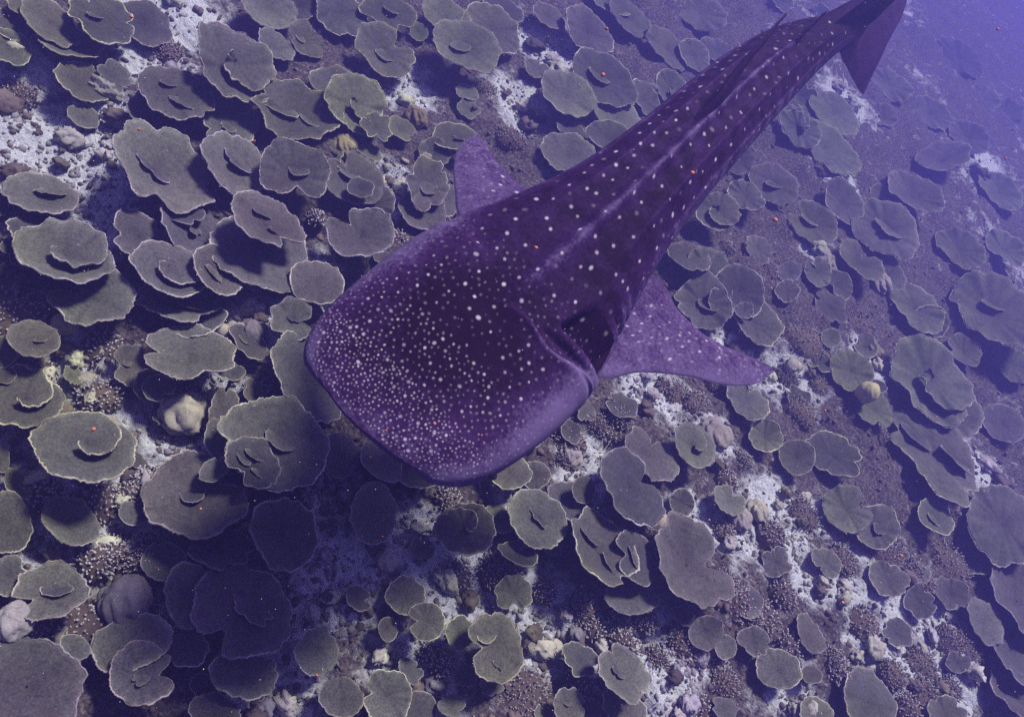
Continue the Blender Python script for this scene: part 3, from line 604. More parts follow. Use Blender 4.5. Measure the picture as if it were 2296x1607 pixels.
# rubble, coral fragments and knobbly growth: too many to count
def scatter(name, n, pick, rlo, rhi, material, label, seed, amp=0.5):
    rng = np.random.default_rng(seed)
    t = (1+5**.5)/2
    I = np.array([(-1,t,0),(1,t,0),(-1,-t,0),(1,-t,0),(0,-1,t),(0,1,t),(0,-1,-t),(0,1,-t),(t,0,-1),(t,0,1),(-t,0,-1),(-t,0,1)], float)
    I /= np.linalg.norm(I[0])
    IF = np.array([(0,11,5),(0,5,1),(0,1,7),(0,7,10),(0,10,11),(1,5,9),(5,11,4),(11,10,2),(10,7,6),(7,1,8),(3,9,4),(3,4,2),(3,2,6),(3,6,8),(3,8,9),(4,9,5),(2,4,11),(6,2,10),(8,6,7),(9,8,1)])
    X, Y = pick(rng, n); n = len(X)
    Z = gz(X, Y)-0.05*pale_at(X, Y)
    R = rlo+(rhi-rlo)*rng.random(n)**2.2
    S = rng.uniform(0.5, 1.0, (n, 3)); S[:, 0] *= rng.uniform(1.0, 1.7, n); S[:, 2] *= 0.85
    W = I[None]*(1+amp*(rng.random((n, 12, 1))-0.5))*S[:, None, :]*R[:, None, None]
    a = rng.uniform(0, 6.28, n); ca, sa = np.cos(a)[:, None], np.sin(a)[:, None]
    V = np.stack([W[..., 0]*ca-W[..., 1]*sa+X[:, None], W[..., 0]*sa+W[..., 1]*ca+Y[:, None], W[..., 2]+(Z+R*0.15)[:, None]], -1)
    F = (IF[None]+(np.arange(n)*12)[:, None, None]).reshape(-1, 3)
    o = obj(name, mesh_np(name, V.reshape(-1, 3), F, smooth=True), material)
    return tag(o, label, None, None, 'stuff')
def pick_pale(rng, n):
    i = rng.integers(0, len(PALE_W), n)
    return PALE_W[i, 0]+rng.normal(0, 0.55, n)*PALE_W[i, 2], PALE_W[i, 1]+rng.normal(0, 0.55, n)*PALE_W[i, 2]
def pick_view(rng, n):
    x = rng.uniform(-60, PW+60, n); y = rng.uniform(-40, PH+60, n)
    P = np.array([at(a, b, 0.0) for a, b in zip(x, y)])
    k = P[:, 1] < 14
    return P[k, 0], P[k, 1]
scatter('rubble', 8000, pick_pale, 0.006, 0.028, M['rock'], 'pale coral rubble lying in the gaps between corals', 5, 0.95)
scatter('knobbly_growth', 7000, pick_view, 0.008, 0.034, M['dead'], 'dark knobbly turf and coral fragments covering the sea bed', 6, 0.75)

# ------------------------------------------------------------------ labels for corals
LAND = [(at(760, 1010, 0.2), 'under the snout'), (at(560, 1330, 0.2), "in the shark's shadow"), (at(1000, 1230, 0.2), 'on shaded sand below the head'),
        (at(960, 400, 0.2), "behind the shark's right pectoral fin"), (at(1660, 660, 0.2), "behind the shark's left pectoral fin"), (at(1660, 900, 0.2), "under the left pectoral fin's tip"),
        (at(1330, 220, 0.2), "beyond the shark's back"), (at(1650, 430, 0.2), "beside the shark's flank"), (at(1900, 330, 0.2), 'below the tail fin'),
        (at(120, 420, 0.2), 'near the white sand bank'), (at(120, 900, 0.2), 'among white rubble'), (at(412, 925, 0.1), 'near the pale grey dome coral'), (at(1945, 880, 0.2), 'near the cream ball coral'),
        (at(191, 1013, 0.3), 'near the big spiral plate'), (at(1543, 1265, 0.3), 'near the broadest kidney plate'), (at(1270, 1410, 0.1), 'beside the bright white rubble'), (at(1174, 1553, 0.1), 'near the bushy coral cushion'),
        (at(1960, 1430, 0.1), 'on the dim rubble slope'), (at(2250, 1300, 0.2), 'at the deep right-hand drop'), (at(2200, 500, 0.2), 'fading into blue haze'), (at(600, 60, 0.2), 'up the slope away from the shark'), (at(235, 345, 0.1), 'near the small dark fish')]
LAND[18] = (LAND[18][0], 'on the shaded slope edge')
def whereabouts(c):
    d = [np.hypot(c[0]-l[0], c[1]-l[1]) for l, _ in LAND]
    return LAND[int(np.argmin(d))][1]
NUMW = {0: '', 1: ' with inner lobe', 2: ' with two lobes', 3: ' with three lobes'}
for root, c, rr, form, nl, asp, h in plate_things:
    lab = '%s %s %s %s plate coral%s %s' % (SIZEW(rr).replace('very large', 'huge'), 'raised' if h > .27 else 'low-lying' if h < .15 else 'mid-height', FORMW[form[0]], 'round' if asp > .8 else 'narrow' if asp < .56 else 'oval', NUMW[nl], whereabouts(c))
    tag(root, lab, 'coral', 'plate corals across the reef')
def by_plate(c):
    q = min(plate_things, key=lambda p: np.hypot(c[0]-p[1][0], c[1]-p[1][1])-0.6*p[2])
    return 'beside %s %s plate' % (SIZEW(q[2]).replace('very large', 'huge'), FORMW[q[3][0]])
for root, kind, c, R in branch_things:
    tag(root, '%s %s %s %s' % ('small' if R < 0.08 else 'broad' if R > 0.14 else 'mid-sized', 'pale-tipped branching coral' if kind == 'f' else 'bushy coral cushion', by_plate(c), whereabouts(c)), 'coral',
        'branching corals' if kind == 'f' else 'bushy corals')
for o, kind, R, c in rock_things:
    tag(o, '%s %s rock %s %s' % ('small' if R < 0.06 else 'large' if R > 0.1 else 'mid-sized', 'bleached' if kind == 'rock' else 'turf-covered', by_plate(c), whereabouts(c)), 'rock', 'loose reef rocks')
#SHARK#
# ------------------------------------------------------------------ the whale shark
SL = 4.6
SP_S = np.array([0.0, 0.10, 0.22, 0.46, 0.70, 0.85, 1.0])
SP_P = np.array([(-0.26, 1.385, 1.68), (-0.19, 1.78, 1.74), (-0.11, 2.36, 1.84), (-0.025, 3.45, 2.15), (0.08, 4.50, 2.37), (0.20, 5.15, 2.45), (0.46, 5.82, 2.55)])
_cf = [np.polyfit(SP_S, SP_P[:, k], 4) for k in range(3)]
def spine(s): return np.stack([np.polyval(c, s) for c in _cf], -1)
def frame(s):
    T = np.stack([np.polyval(np.polyder(c), s) for c in _cf], -1); T /= np.linalg.norm(T, axis=-1, keepdims=True)
    up = np.array([0, 0, 1.0]); S = np.cross(T, up); S /= np.linalg.norm(S, axis=-1, keepdims=True)
    U = np.cross(S, T)
    rl = rad(SHARK_ROLL)
    return T, S*math.cos(rl)+U*math.sin(rl), U*math.cos(rl)-S*math.sin(rl)
SHARK_ROLL = 0.0
def prof(s, xs, ys):
    xs = np.array(xs); ys = np.array(ys)
    # monotone-ish smooth interpolation
    m = np.gradient(ys, xs); i = np.clip(np.searchsorted(xs, s)-1, 0, len(xs)-2)
    h = xs[i+1]-xs[i]; t = (s-xs[i])/h
    return (2*t**3-3*t**2+1)*ys[i]+(t**3-2*t**2+t)*h*m[i]+(-2*t**3+3*t**2)*ys[i+1]+(t**3-t**2)*h*m[i+1]
def sstep(x, a, b):
    t = np.clip((x-a)/(b-a), 0, 1); return t*t*(3-2*t)
NS, NP_ = 720, 420
q = np.linspace(0, 1, NS)
sv = 0.94*(0.30*q+0.70*q**2.2); sv[0] = 0.0
sv = np.maximum(sv, 0); sv[:14] = np.linspace(0, 1, 14)**2*sv[14]*0.999
pt = np.linspace(0, 1, NP_, endpoint=False)
phi = np.where(pt < 0.72, -0.15+pt/0.72*(math.pi+0.30), math.pi+0.15+(pt-0.72)/0.28*(math.pi-0.30))
Wd = prof(sv, [0, .05, .10, .16, .20, .25, .32, .42, .52, .62, .72, .80, .86, .95], [.090, .097, .104, .106, .101, .085, .067, .056, .052, .049, .043, .035, .027, .012])*SL
Tp = prof(sv, [0, .02, .06, .12, .18, .28, .38, .50, .65, .80, .88, .95], [.010, .020, .032, .043, .050, .056, .056, .051, .041, .029, .021, .010])*SL
Bt = prof(sv, [0, .02, .08, .18, .30, .50, .70, .85, .95], [.014, .026, .040, .055, .058, .048, .031, .018, .008])*SL
fr = np.clip(sv/0.070, 0, 1)
Wd = Wd*(0.66+0.34*(1-(1-fr)**2.1)**(1/2.1))
Wd[:6] *= np.linspace(0.86, 1, 6)
ex = prof(sv, [0, .1, .3, .95], [3.4, 2.9, 2.35, 2.1])
S2 = np.repeat(sv[:, None], NP_, 1)
yl = np.zeros((NS, NP_)); zl = np.zeros((NS, NP_)); NT = int(NP_*0.86); NBt = NP_-NT
_u = np.linspace(0, 1, 1500)**1.0
for i in range(NS):                        # even spacing of points round every section
    th_ = np.linspace(0, math.pi, 1600); c_, s_ = np.cos(th_), np.sin(th_)
    k_ = 1.0/(np.abs(c_)**ex[i]+np.abs(s_)**ex[i])**(1/ex[i]); yy, zz = c_*k_, s_*k_
    for lo_, n_, hgt_, sg in ((0, NT, Tp[i], 1), (NT, NBt, Bt[i], -1)):
        d_ = np.concatenate([[0], np.cumsum(np.hypot(np.diff(yy)*Wd[i], np.diff(zz)*hgt_))]); d_ /= d_[-1]
        q_ = np.arange(n_)/n_
        a_ = np.interp(q_, d_, yy); b_ = np.interp(q_, d_, zz)
        yl[i, lo_:lo_+n_] = a_*sg; zl[i, lo_:lo_+n_] = b_*sg
topm = zl >= 0
Y = yl*Wd[:, None]
Zt = zl*np.where(topm, Tp[:, None], Bt[:, None])
# --- relief
def gs(x, s): return np.exp(-(x/s)**2)
tm = sstep(zl, 0.0, 0.25)
mid_ridge = gs(yl+0.0, 0.085)*sstep(S2, .145, .20)*(1-sstep(S2, .62, .80))
lat1 = (gs(np.abs(yl)-0.50, 0.06))*sstep(S2, .24, .34)*(1-sstep(S2, .80, .9))*tm
lat2 = (gs(np.abs(yl)-0.86, 0.035))*sstep(S2, .28, .40)*(1-sstep(S2, .85, .93))*tm
DZ = 0.030*mid_ridge*tm + 0.016*lat1 + 0.012*lat2
side = np.where(yl > 0, 1.0, 0.45)
# head fold: raised rear margin of the head, dropping to the gill region
sf = 0.156+0.004*np.sin(yl*9)+0.016*yl*yl
fold_w = sstep(yl, -0.22, 0.30)*(zl > -0.2)
crest = np.where(S2 < sf, sstep(S2, 0.10, 1.0)*0+np.clip((S2-(sf-0.022))/0.022, 0, 1)**2, np.exp(-(S2-sf)/0.0022))
DZ += 0.017*crest*fold_w*side*tm
DY = 0.018*crest*sstep(yl, 0.7, 0.98)
# gill openings behind the fold
def slit(s0, wide, depth, y0, y1, slope):
    c = S2-(s0+slope*(np.abs(yl)-0.75))
    m = sstep(np.abs(yl)-(c > 0)*c*3.0, y0, y0+0.12)*(1-sstep(np.abs(yl), y1, y1+0.04)*(zl > 0))*(zl > -0.55)
    pr = np.where(c < 0, np.exp(-(c/0.0030)**2), np.exp(-(c/wide)**2))
    lip = np.exp(-((c+0.010)/0.006)**2)
    return (-depth*pr*m+0.18*depth*lip*m)*np.where(yl > 0, 1.0, 0.15)
DN = slit(0.187, 0.032, 0.072, 0.40, 0.97, 0.012)
DN += slit(0.169, 0.005, 0.016, 0.30, 1.2, 0.010)
for s0, dp in ((0.232, 0.016), (0.246, 0.013), (0.259, 0.010)):
    DN += slit(s0, 0.006, dp, 0.74, 1.2, 0.02)
# wrinkles and slow unevenness of the skin
und = (fbm(S2*34+3, yl*4+7, 61, 3)-0.44)*0.016*tm
wr = (vnoise(S2*190, yl*9, 62)-0.5)*0.0035*gs(S2-0.205, 0.03)*tm
DZ += und+wr
# mouth: a groove round the blunt front, lower jaw set back
mouth = gs(zl+0.10, 0.10)*(1-sstep(S2, 0.0, 0.075))
Yn = Y+DY; Zn = Zt+DZ
ln = np.sqrt((yl/Wd[:, None])**2+(zl/np.where(topm, Tp[:, None], Bt[:, None]))**2)+1e-6
ny = yl/Wd[:, None]/ln; nz = zl/np.where(topm, Tp[:, None], Bt[:, None])/ln
Yn += ny*(DN-0.03*mouth); Zn += nz*(DN-0.012*mouth)
P0 = spine(sv); T0, S0, U0 = frame(sv)
# front edge bows forward in the middle
bow = (0.05*SL*0.20)*(1-np.abs(yl)**2.2)*(1-sstep(S2, 0, 0.07)) - 0.05*(zl < 0)*(1-sstep(S2, 0, 0.05))*sstep(-zl, 0.0, 0.6)
bow = bow-0.035*yl*(1-sstep(S2, 0.0, 0.15))
BV = P0[:, None]+S0[:, None]*Yn[..., None]+U0[:, None]*Zn[..., None]-T0[:, None]*bow[..., None]
tone = 0.16+0.0*S2
tone = tone+0.48*sstep(np.abs(yl), 0.70, 1.0)*(zl > 0)+0.75*(zl <= 0)
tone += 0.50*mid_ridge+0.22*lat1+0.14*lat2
tone += 0.40*(1-sstep(S2, 0.0, 0.045))*(0.5+0.5*sstep(zl, -0.2, 0.5))
tone += 0.26*gs(S2-0.05, 0.03)*gs(yl-0.45, 0.3)+0.22*gs(S2-0.18, 0.03)*sstep(np.abs(yl), 0.1, 0.5)
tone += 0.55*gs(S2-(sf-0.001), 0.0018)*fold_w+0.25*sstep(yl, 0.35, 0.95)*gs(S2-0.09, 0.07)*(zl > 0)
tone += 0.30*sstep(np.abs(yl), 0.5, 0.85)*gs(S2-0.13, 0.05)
tone -= 0.20*sstep(S2, 0.55, 0.8)*(zl > 0)
tone -= 0.50*gs(S2-0.115, 0.055)*gs(yl+0.05, 0.46)*(zl > 0)+0.16*gs(S2-0.30, 0.10)*gs(yl-0.35, 0.22)*(zl > 0)
tone += 0.02
bars = np.sin(S2*175+2.5*vnoise(S2*30, yl*3, 71))*sstep(S2, .20, .28)*(1-sstep(S2, .75, .85))*sstep(vnoise(S2*40+9, yl*7, 72), .35, .6)
tone += 0.13*bars*(zl > 0)
tone = np.where(DN < -0.02, tone*0.05-0.1, tone)
tone = np.clip(tone, -0.15, 1.15)
V_all = [BV.reshape(-1, 3)]; F_all = [grid_faces(NS, NP_, True, 0)]; tone_all = [tone.ravel()]
# close nose and tail
cap0 = BV[0].mean(0); cap1 = BV[-1].mean(0)
nb = NS*NP_
V_all.append(np.array([cap0, cap1])); tone_all.append(np.array([0.3, 0.2]))
j = np.arange(NP_)
capF = np.concatenate([np.stack([np.full(NP_, nb), j, (j+1) % NP_], -1), np.stack([np.full(NP_, nb+1), (NS-1)*NP_+(j+1) % NP_, (NS-1)*NP_+j], -1)])
off = nb+2
def resample(P, n):
    P = np.asarray(P, float)
    d = np.concatenate([[0], np.cumsum(np.linalg.norm(np.diff(P, axis=0), axis=1))]); d /= d[-1]
    t = np.linspace(0, 1, n)
    return np.stack([prof(t, d, P[:, k]) for k in range(3)], -1)
fin_ranges = []
def fin(lead, trail, ns, nc, thick, tone_f, nrm_hint, camber=0.0):
    global off
    L = resample(lead, ns); Tr = resample(trail, ns)
    c = np.linspace(0, 1, nc)
    G = L[:, None]*(1-c)[None, :, None]+Tr[:, None]*c[None, :, None]
    a = np.gradient(G, axis=0); b = np.gradient(G, axis=1)
    n = np.cross(a, b); n /= np.linalg.norm(n, axis=-1, keepdims=True)+1e-9
    if np.dot(n[ns//3, nc//2], nrm_hint) < 0: n = -n
    n[-1] = n[-2]
    f = np.linspace(0, 1, ns)
    foil = (2.6*np.sqrt(c+1e-6)*(1-c)*(1-0.25*c)+0.03*(c > 0)*(c < 1))
    th = thick*(1-0.85*f)[:, None]*foil[None, :]*(1+1.2*np.exp(-f/0.08))[:, None]
    th[-1] = 0; th[:, 0] = 0; th[:, -1] = 0
    G = G+n*(camber*np.sin(math.pi*f)[:, None]*np.sin(math.pi*c)[None, :])[..., None]
    G = G+n*(0.004*(vnoise(np.broadcast_to(f[:, None]*9, th.shape)+5, np.broadcast_to(c[None]*5, th.shape), 91)-0.5)*2)[..., None]
    up_ = G+n*th[..., None]; dn = G-n*th[..., None]*0.8
    V_all.append(up_.reshape(-1, 3)); V_all.append(dn.reshape(-1, 3))
    F_all.append(grid_faces(ns, nc, False, off)); F_all.append(grid_faces(ns, nc, False, off+ns*nc, True))
    tf = tone_f(f[:, None]*np.ones_like(th), c[None]*np.ones_like(th))
    tone_all.append(tf.ravel()); tone_all.append(np.clip(tf+0.15, 0, 1).ravel())
    fin_ranges.append((off, ns, nc))
    off += 2*ns*nc
def pts(lst, z0, z1):
    n = len(lst)
    return [at(x, y, z0+(z1-z0)*f) for x, y, f in lst]
pec_tone = lambda f, c: 0.66+0.18*np.exp(-((c)/0.12)**2)+0.12*f-0.10*np.exp(-((c-0.75)/0.2)**2)
# left and right pectoral fins
fin(pts([(1285,770,-.1),(1338,843,0),(1430,836,.3),(1530,842,.55),(1632,864,.8),(1700,858,.95),(1738,828,1)], 1.78, 1.76),
    pts([(1425,590,-.1),(1486,634,.05),(1520,692,.25),(1566,740,.45),(1640,782,.7),(1700,808,.9),(1738,826,1)], 1.80, 1.78), 90, 70, 0.030, pec_tone, np.array([0, 0, 1.0]), 0.01)
fin(pts([(1110,560,-.1),(1032,490,0),(1020,430,.3),(1017,370,.6),(1030,330,.85),(1050,310,.97),(1072,303,1)], 1.72, 1.55),
    pts([(1250,480,-.1),(1212,434,0),(1165,412,.25),(1128,378,.5),(1100,342,.8),(1084,318,.95),(1073,304,1)], 1.76, 1.57), 90, 70, 0.030, pec_tone, np.array([0, 0, 1.0]), 0.01)
def sp_pt(s, h, y=0.0):
    s = np.array([s]); T, S_, U = frame(s); return (spine(s)+U*h+S_*y)[0]
tp = lambda s: float(np.interp(s, sv, Tp))
dark_fin = lambda f, c: 0.22+0.12*c+0.05*f
# first dorsal, second dorsal
fin([sp_pt(.430, tp(.43)-.08, -.03), sp_pt(.465, tp(.46)+.04, -.03), sp_pt(.505, tp(.49)+.15, -.05), sp_pt(.555, tp(.52)+.25, -.06), sp_pt(.595, tp(.54)+.295, -.07)],
    [sp_pt(.535, tp(.53)-.08, -.03), sp_pt(.545, tp(.53)+.03, -.03), sp_pt(.556, tp(.53)+.10, -.05), sp_pt(.577, tp(.53)+.20, -.06), sp_pt(.597, tp(.53)+.29, -.07)], 60, 40, 0.034, dark_fin, np.array([1.0, 0, 0]))
fin([sp_pt(.690, tp(.69)-.05), sp_pt(.705, tp(.70)+.03), sp_pt(.73, tp(.72)+.12), sp_pt(.75, tp(.73)+.16)],
    [sp_pt(.735, tp(.735)-.05), sp_pt(.74, tp(.74)+.03), sp_pt(.747, tp(.74)+.10), sp_pt(.752, tp(.74)+.15)], 36, 24, 0.016, dark_fin, np.array([1.0, 0, 0]))
# tail fin: lower lobe and long upper lobe
fin([at(1835, 40, 2.52), at(1872, 100, 2.44), at(1902, 160, 2.33), at(1922, 195, 2.25), at(1934, 212, 2.2)],
    [at(2040, -70, 2.60), at(2032, 10, 2.50), at(1995, 90, 2.40), at(1955, 170, 2.27), at(1936, 210, 2.2)], 60, 50, 0.022, lambda f, c: 0.20+0.08*c, np.array([1.0, 0, 0]))
fin([sp_pt(.80, -.02), sp_pt(.86, .16), sp_pt(.93, .42), sp_pt(1.0, .70), sp_pt(1.05, .86)],
    [at(2020, -40, 2.5), sp_pt(.985, .16), sp_pt(1.0, .40), sp_pt(1.04, .68), sp_pt(1.06, .85)], 60, 40, 0.026, lambda f, c: 0.20+0.08*c, np.array([1.0, 0, 0]))
SV = np.concatenate(V_all).astype(np.float32); tone_v = np.concatenate(tone_all).astype(np.float32)
# --- white spots.  marks seen on the animal's back, head and fins
Z3 = [(1660,42),(1580,57),(1460,88),(1395,147),(1487,133),(1580,125),(1325,212),(1427,212),(1514,214),(1333,287),(1413,303),(1160,342),(1285,376),(990,440),(1243,457),(1157,440),
 (938,490),(1076,510),(1136,541),(832,575),(955,606),(1021,640),(600,679),(718,676),(847,731),(888,797),(455,815),(675,810),(702,884),(220,885),(398,916),(910,888),(1012,936),
 (523,1000),(327,1020),(192,980),(180,1064),(380,1094),(784,1052),(608,1170),(1138,1005),(1028,1050),(916,1150),(985,1160),(1160,1208),(1206,1256),(1243,1304),(1323,1113),(1350,1235),
 (1455,1150),(1444,1020),(1563,1075),(1553,945),(1284,942),(1426,863),(1185,803),(1083,765),(1341,698),(1286,632),(1480,588),(1427,516),(1540,678),(1616,455),(1551,376),(1681,296),
 (1814,300),(1963,298),(2073,310),(1775,223),(1930,178),(2061,190),(2163,190),(1884,72),(2033,72),(2165,48),(1860,400),(1973,418),(1770,485),(1867,522),(1678,560),(1790,598),(1707,665),
 (1633,735),(1559,788),(1690,815),(724,1355),(875,1400),(305,1433),(170,1357),(195,1504),(375,1270),(482,1222),(105,1270),(135,1442),(918,1522),(495,1390),(200,1185)]
Z3F = [(462,631),(363,517),(352,578),(300,620)]
Z1 = [(490,638),(605,608),(620,525),(760,485),(845,390),(720,435),(978,625),(1094,658),(856,680),(1220,515),(1067,540),(1043,468),(1285,548),(1185,402),(1132,346),(1230,285),(1315,272),
 (1360,408),(1437,375),(1524,236),(1530,312),(1510,155),(1618,230),(1690,130),(1780,62)]
PEC = [(1045,447),(1115,437),(940,500),(1040,518),(985,558),(1162,552),(895,578),(965,607),(1042,650),(1143,660),(965,685),(1095,583),(1225,635),(1295,622),(1297,677),(1408,675),(1365,745),(1487,720),(1497,785),(920,640),(1250,715),(1160,790)]
Z2 = [(870,277),(950,217),(900,160),(800,342),(920,446),(995,375),(830,520),(738,493),(900,605),(788,637),(717,705),(640,632),(578,567),(497,665),(430,708),(330,627),(306,733),(440,812),(538,852),
 (592,878),(618,797),(712,845),(655,855),(658,962),(748,932),(847,727),(958,670),(905,698),(973,745),(880,822),(945,920),(845,952),(740,865),(1105,710),(1000,790),(1008,837),(1022,703),(1248,628),
 (1325,783),(1420,745),(1480,710),(1145,818),(1440,858),(1340,877),(1212,887),(1090,882),(1135,925),(1368,967),(1485,932),(1570,855),(1488,818),(1062,960),(965,1055),(890,1105),(1072,1115),(1200,1120),
 (1232,1030),(1310,1138),(1265,1210),(1148,990),(1240,965),(725,1022),(677,1048),(695,1145),(604,1122),(770,1167),(808,1187),(850,1195),(980,1260),(905,1245),(790,1277),(725,1287),(718,1232),(672,1265),
 (745,1355),(830,1362),(885,1360),(915,1320),(712,1325),(1340,1060),(1437,1040),(1130,1085),(585,415),(500,425),(680,385),(400,455),(750,265),(675,300),(590,330),(370,520),(430,595),(410,650),(340,690),
 (228,632),(195,690),(225,745),(275,690),(510,560),(560,490),(640,500),(680,550),(470,640),(600,705),(560,770),(470,770),(365,770),(390,600)]
D = 0.9184
seeds = []      # (display x, y, radius m, strength, fin?)
srng = np.random.default_rng(42)
for x, y in Z3: seeds.append(((1100+x/2.87)*D, (250+y/2.87)*D, srng.uniform(.0054, .0082), srng.uniform(.5, .92), 0))
for x, y in Z1: seeds.append(((1500+x/2.87)*D, y/2.87*D, srng.uniform(.0075, .010), srng.uniform(.4, .65), 0))
for x, y in Z2: seeds.append(((700+x/2.511)*D, (560+y/2.511)*D, srng.uniform(.0036, .0064), srng.uniform(.3, .8), 0))
for x, y in PEC: seeds.append(((1200+x*.3733)*D, (580+y*.3733)*D, srng.uniform(.0055, .008), srng.uniform(.4, .9), 1))
for x, y in Z3F: seeds.append(((1100+x/2.87)*D, (250+y/2.87)*D, srng.uniform(.008, .011), srng.uniform(.6, .9), 2))
spot_b = np.zeros((NS, NP_), np.float32)
Xp, Yp = to_px(BV.reshape(-1, 3)); Xp = Xp.reshape(NS, NP_); Yp = Yp.reshape(NS, NP_)
gu = np.gradient(BV, axis=0); gv = np.gradient(BV, axis=1); nn = np.cross(gv, gu)
facing = ((CO-BV)*nn).sum(-1)*np.sign(((nn*U0[:, None]).sum(-1)[NS//2, NP_//3])) > 0
def stamp(field, G, i, jx, r, strength, wrap, hard=0.35):
    n0, n1 = field.shape
    k = 26
    ii = np.arange(max(0, i-k), min(n0, i+k+1)); jj = (np.arange(jx-k, jx+k+1) % n1) if wrap else np.arange(max(0, jx-k), min(n1, jx+k+1))
    vv = G[np.ix_(ii, jj)]-G[i, jx]; e_ = srng.normal(size=3); e_ /= np.linalg.norm(e_)
    d = np.linalg.norm(vv-(vv@e_)[..., None]*e_*srng.uniform(-0.25, 0.35), axis=-1)
    v = strength*np.clip((1.0+hard-d/r)/(2*hard), 0, 1)
    sub = field[np.ix_(ii, jj)]; field[np.ix_(ii, jj)] = np.maximum(sub, v)
taken = []
for x, y, r, st, fn in seeds:
    if fn: continue
    d = (Xp-x)**2+(Yp-y)**2+(~facing)*1e6
    i, jx = np.unravel_index(np.argmin(d), d.shape)
    if d[i, jx] < 80: stamp(spot_b, BV, i, jx, r, st, True); taken.append(BV[i, jx])
# dense fine spotting on the snout, scattered faint spots elsewhere
fine = [np.array(p) for p in taken]; FA = np.array(fine)
def dart(n, smin, smax, dist, rlo, rhi, slo, shi, ymax=0.97):
    global FA
    for _ in range(n):
        s = srng.uniform(smin, smax); i = int(np.searchsorted(sv, s)); i = min(i, NS-1)
        jx = int(srng.integers(0, NT))
        if abs(yl[i, jx]) > ymax and srng.random() < 0.7: continue
        p = BV[i, jx]
        if ((FA-p)**2).sum(1).min() < dist*dist: continue
        FA = np.vstack([FA, p])
        stamp(spot_b, BV, i, jx, srng.uniform(rlo, rhi), srng.uniform(slo, shi), True, 0.45)
dart(2600, 0.004, 0.05, 0.0125, .0022, .0038, .18, .70, 0.9)
dart(1200, 0.045, 0.10, 0.019, .0028, .0044, .12, .45)
dart(1100, 0.09, 0.20, 0.026, .0034, .0056, .06, .28)
dart(700, 0.20, 0.80, 0.060, .0060, .0095, .08, .28)
spots_all = [spot_b.ravel(), np.zeros(2, np.float32)]
for fi, (o_, ns, nc) in enumerate(fin_ranges):
    up_f = np.zeros((ns, nc), np.float32); dn_f = np.zeros((ns, nc), np.float32)
    if fi < 2:
        G = SV[o_:o_+ns*nc].reshape(ns, nc, 3); xx, yy = to_px(G.reshape(-1, 3)); xx = xx.reshape(ns, nc); yy = yy.reshape(ns, nc)
        for x, y, r, st, fn in seeds:
            if fn != fi+1: continue
            d = (xx-x)**2+(yy-y)**2; i, jx = np.unravel_index(np.argmin(d), d.shape)
            if d[i, jx] < 150: stamp(up_f, G, i, jx, r, st, False)
        for _ in range(60):
            i = int(srng.integers(int(ns*.1), int(ns*.9))); jx = int(srng.integers(4, nc-4))
            stamp(up_f, G, i, jx, srng.uniform(.005, .008), srng.uniform(.08, .3), False, 0.45)
    spots_all += [up_f.ravel(), dn_f.ravel()]
spot_v = np.concatenate(spots_all)
org = spine(np.array([0.4]))[0]
me = mesh_np('whale_shark', SV-org.astype(np.float32), F_all+[capF], attrs={'tone': tone_v, 'spot': spot_v})
shark = obj('whale_shark', me, M['shark'], None, org)
tag(shark, 'dark purple whale shark with white spots gliding low over the corals', 'shark')
for sgn in (1, -1):
    e = lump(10, 14, np.random.default_rng(1), 0.02, 1)
    i = int(np.searchsorted(sv, 0.062)); wloc = float(Wd[i])
    ep = spine(np.array([0.062]))[0]+frame(np.array([0.062]))[1][0]*sgn*(wloc*0.985)-org-np.array([0, 0, 0.012])
    obj('eye', mesh_np('eye', e[0]*0.019, e[1]), M['eye'], shark, ep)

# ------------------------------------------------------------------ small fish
def small_fish(x, y, z, heading_px, L):
    p = at(x, y, z); q2 = at(heading_px[0], heading_px[1], z); d = (q2-p)/np.linalg.norm(q2-p)
    s = np.cross(d, [0, 0, 1.0]); up = np.array([0, 0, 1.0])
    u = np.linspace(0, 1, 14); hw = 0.10*np.sin(math.pi*np.clip(u*0.9+0.06, 0, 1))**0.9; hh = 0.19*np.sin(math.pi*np.clip(u*0.88+0.05, 0, 1))**0.9
    t = np.linspace(0, 6.283, 14, endpoint=False)
    V = [( d*(0.5-uu)+s*(w_*np.cos(a))+up*(h_*np.sin(a)))*L for uu, w_, h_ in zip(u, hw, hh) for a in t]
    root = obj('small_fish', None, loc=p)
    obj('body', mesh_np('body', np.array(V), grid_faces(14, 14, True)), M['fish'], root)
    def flat(name, poly):
        n = len(poly); P = np.array([(d*a+up*b)*L for a, b in poly])
        P = np.concatenate([P+s*0.012*L, P-s*0.012*L]); Fq = [(i, (i+1) % n, n+(i+1) % n, n+i) for i in range(n)]
        tri = [(0, i, i+1) for i in range(1, n-1)]+[(n, n+i+1, n+i) for i in range(1, n-1)]
        obj(name, mesh_np(name, P, [np.array(Fq), np.array(tri)], False), M['fish'], root)
    flat('tail_fin', [(-0.40, 0.0), (-0.52, 0.10), (-0.68, 0.22), (-0.58, 0.0), (-0.68, -0.22), (-0.52, -0.10)])
    flat('dorsal_fin', [(0.22, 0.14), (0.05, 0.28), (-0.20, 0.26), (-0.34, 0.10)])
    flat('anal_fin', [(0.02, -0.15), (-0.12, -0.27), (-0.30, -0.22), (-0.34, -0.09)])
    return root
tag(small_fish(235, 352, 0.16, (240, 320), 0.105), 'small dark fish hovering above pale sand beside a broad plate', 'fish')

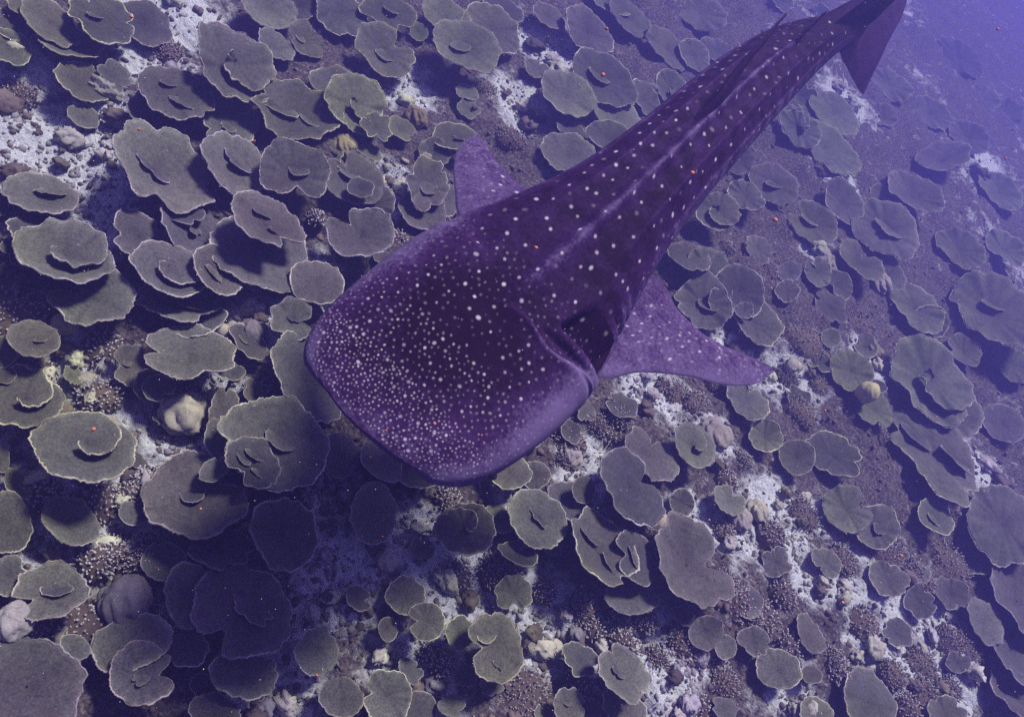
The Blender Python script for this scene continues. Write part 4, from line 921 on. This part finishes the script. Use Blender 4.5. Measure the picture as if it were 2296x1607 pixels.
# ------------------------------------------------------------------ drifting plankton
def flecks(name, lst, material, label):
    V, F = [], []
    base, fc = lump(5, 6, np.random.default_rng(3), 0.3, 1.5); k = 0
    for (x, y, r, f) in lst:
        d = ray(x, y); g = CO+d*((0.3-CO[2])/d[2]); dist = min(np.linalg.norm(g-CO), 9.0)*f
        c = CO+d*dist; R = 0.72*r*dist/FPX
        V.append(base*R*srng.uniform(.7, 1.3, 3)+c); F.append(fc+k); k += len(base)
    o = obj(name, mesh_np(name, np.concatenate(V), np.concatenate(F)), material)
    tag(o, label, None, None, 'stuff')
big = [(1352,168,8,.45),(1738,493,7,.45),(1202,555,5.5,.4),(1552,388,8,.4),(570,317,5,.5),(975,950,4.5,.42),(866,965,4,.42),(1360,65,6,.4),(295,38,4.5,.5),(312,203,3,.5),(312,290,4,.5),
 (210,962,6,.6),(710,1513,4.5,.5),(1080,975,3,.4),(2237,66,3.5,.4),(2100,935,3,.4),(1890,1350,4,.4),(2020,1245,4,.4),(450,1140,3.5,.5),(1850,920,4,.4),(1560,560,3,.4),(2255,355,4,.5),(1590,1165,3.5,.5)]
flecks('strobe_glow_plankton', big+[(srng.uniform(0, PW), srng.uniform(0, PH), srng.uniform(.8, 1.7), srng.uniform(.35, .6)) for _ in range(110)], M['fleck'], 'plankton specks drifting in the water, strobe glow painted orange')
flecks('pale_plankton', [(srng.uniform(0, PW), srng.uniform(0, PH), srng.uniform(.8, 1.5), srng.uniform(.35, .6)) for _ in range(220)], M['fleck2'], 'tiny pale specks drifting in the water')

# ------------------------------------------------------------------ the water itself
hz = bpy.data.materials.new('water_haze'); hz.use_nodes = True
t = hz.node_tree; t.nodes.clear()
pv = t.nodes.new('ShaderNodeVolumePrincipled'); om = t.nodes.new('ShaderNodeOutputMaterial')
pv.inputs['Color'].default_value = HAZE_COLOR; pv.inputs['Density'].default_value = HAZE_DENSITY
pv.inputs['Absorption Color'].default_value = HAZE_ABS; pv.inputs['Anisotropy'].default_value = 0.6
t.links.new(pv.outputs[0], om.inputs['Volume'])
bx = np.array([(x, y, z) for x in (-95, 95) for y in (-95, 95) for z in (-1.6, 4.4)], float)
bf = np.array([(0, 1, 3, 2), (4, 6, 7, 5), (0, 4, 5, 1), (2, 3, 7, 6), (0, 2, 6, 4), (1, 5, 7, 3)])
hb = obj('haze', mesh_np('haze', bx, bf, False), hz); tag(hb, 'blue violet water haze', None, None, 'stuff')
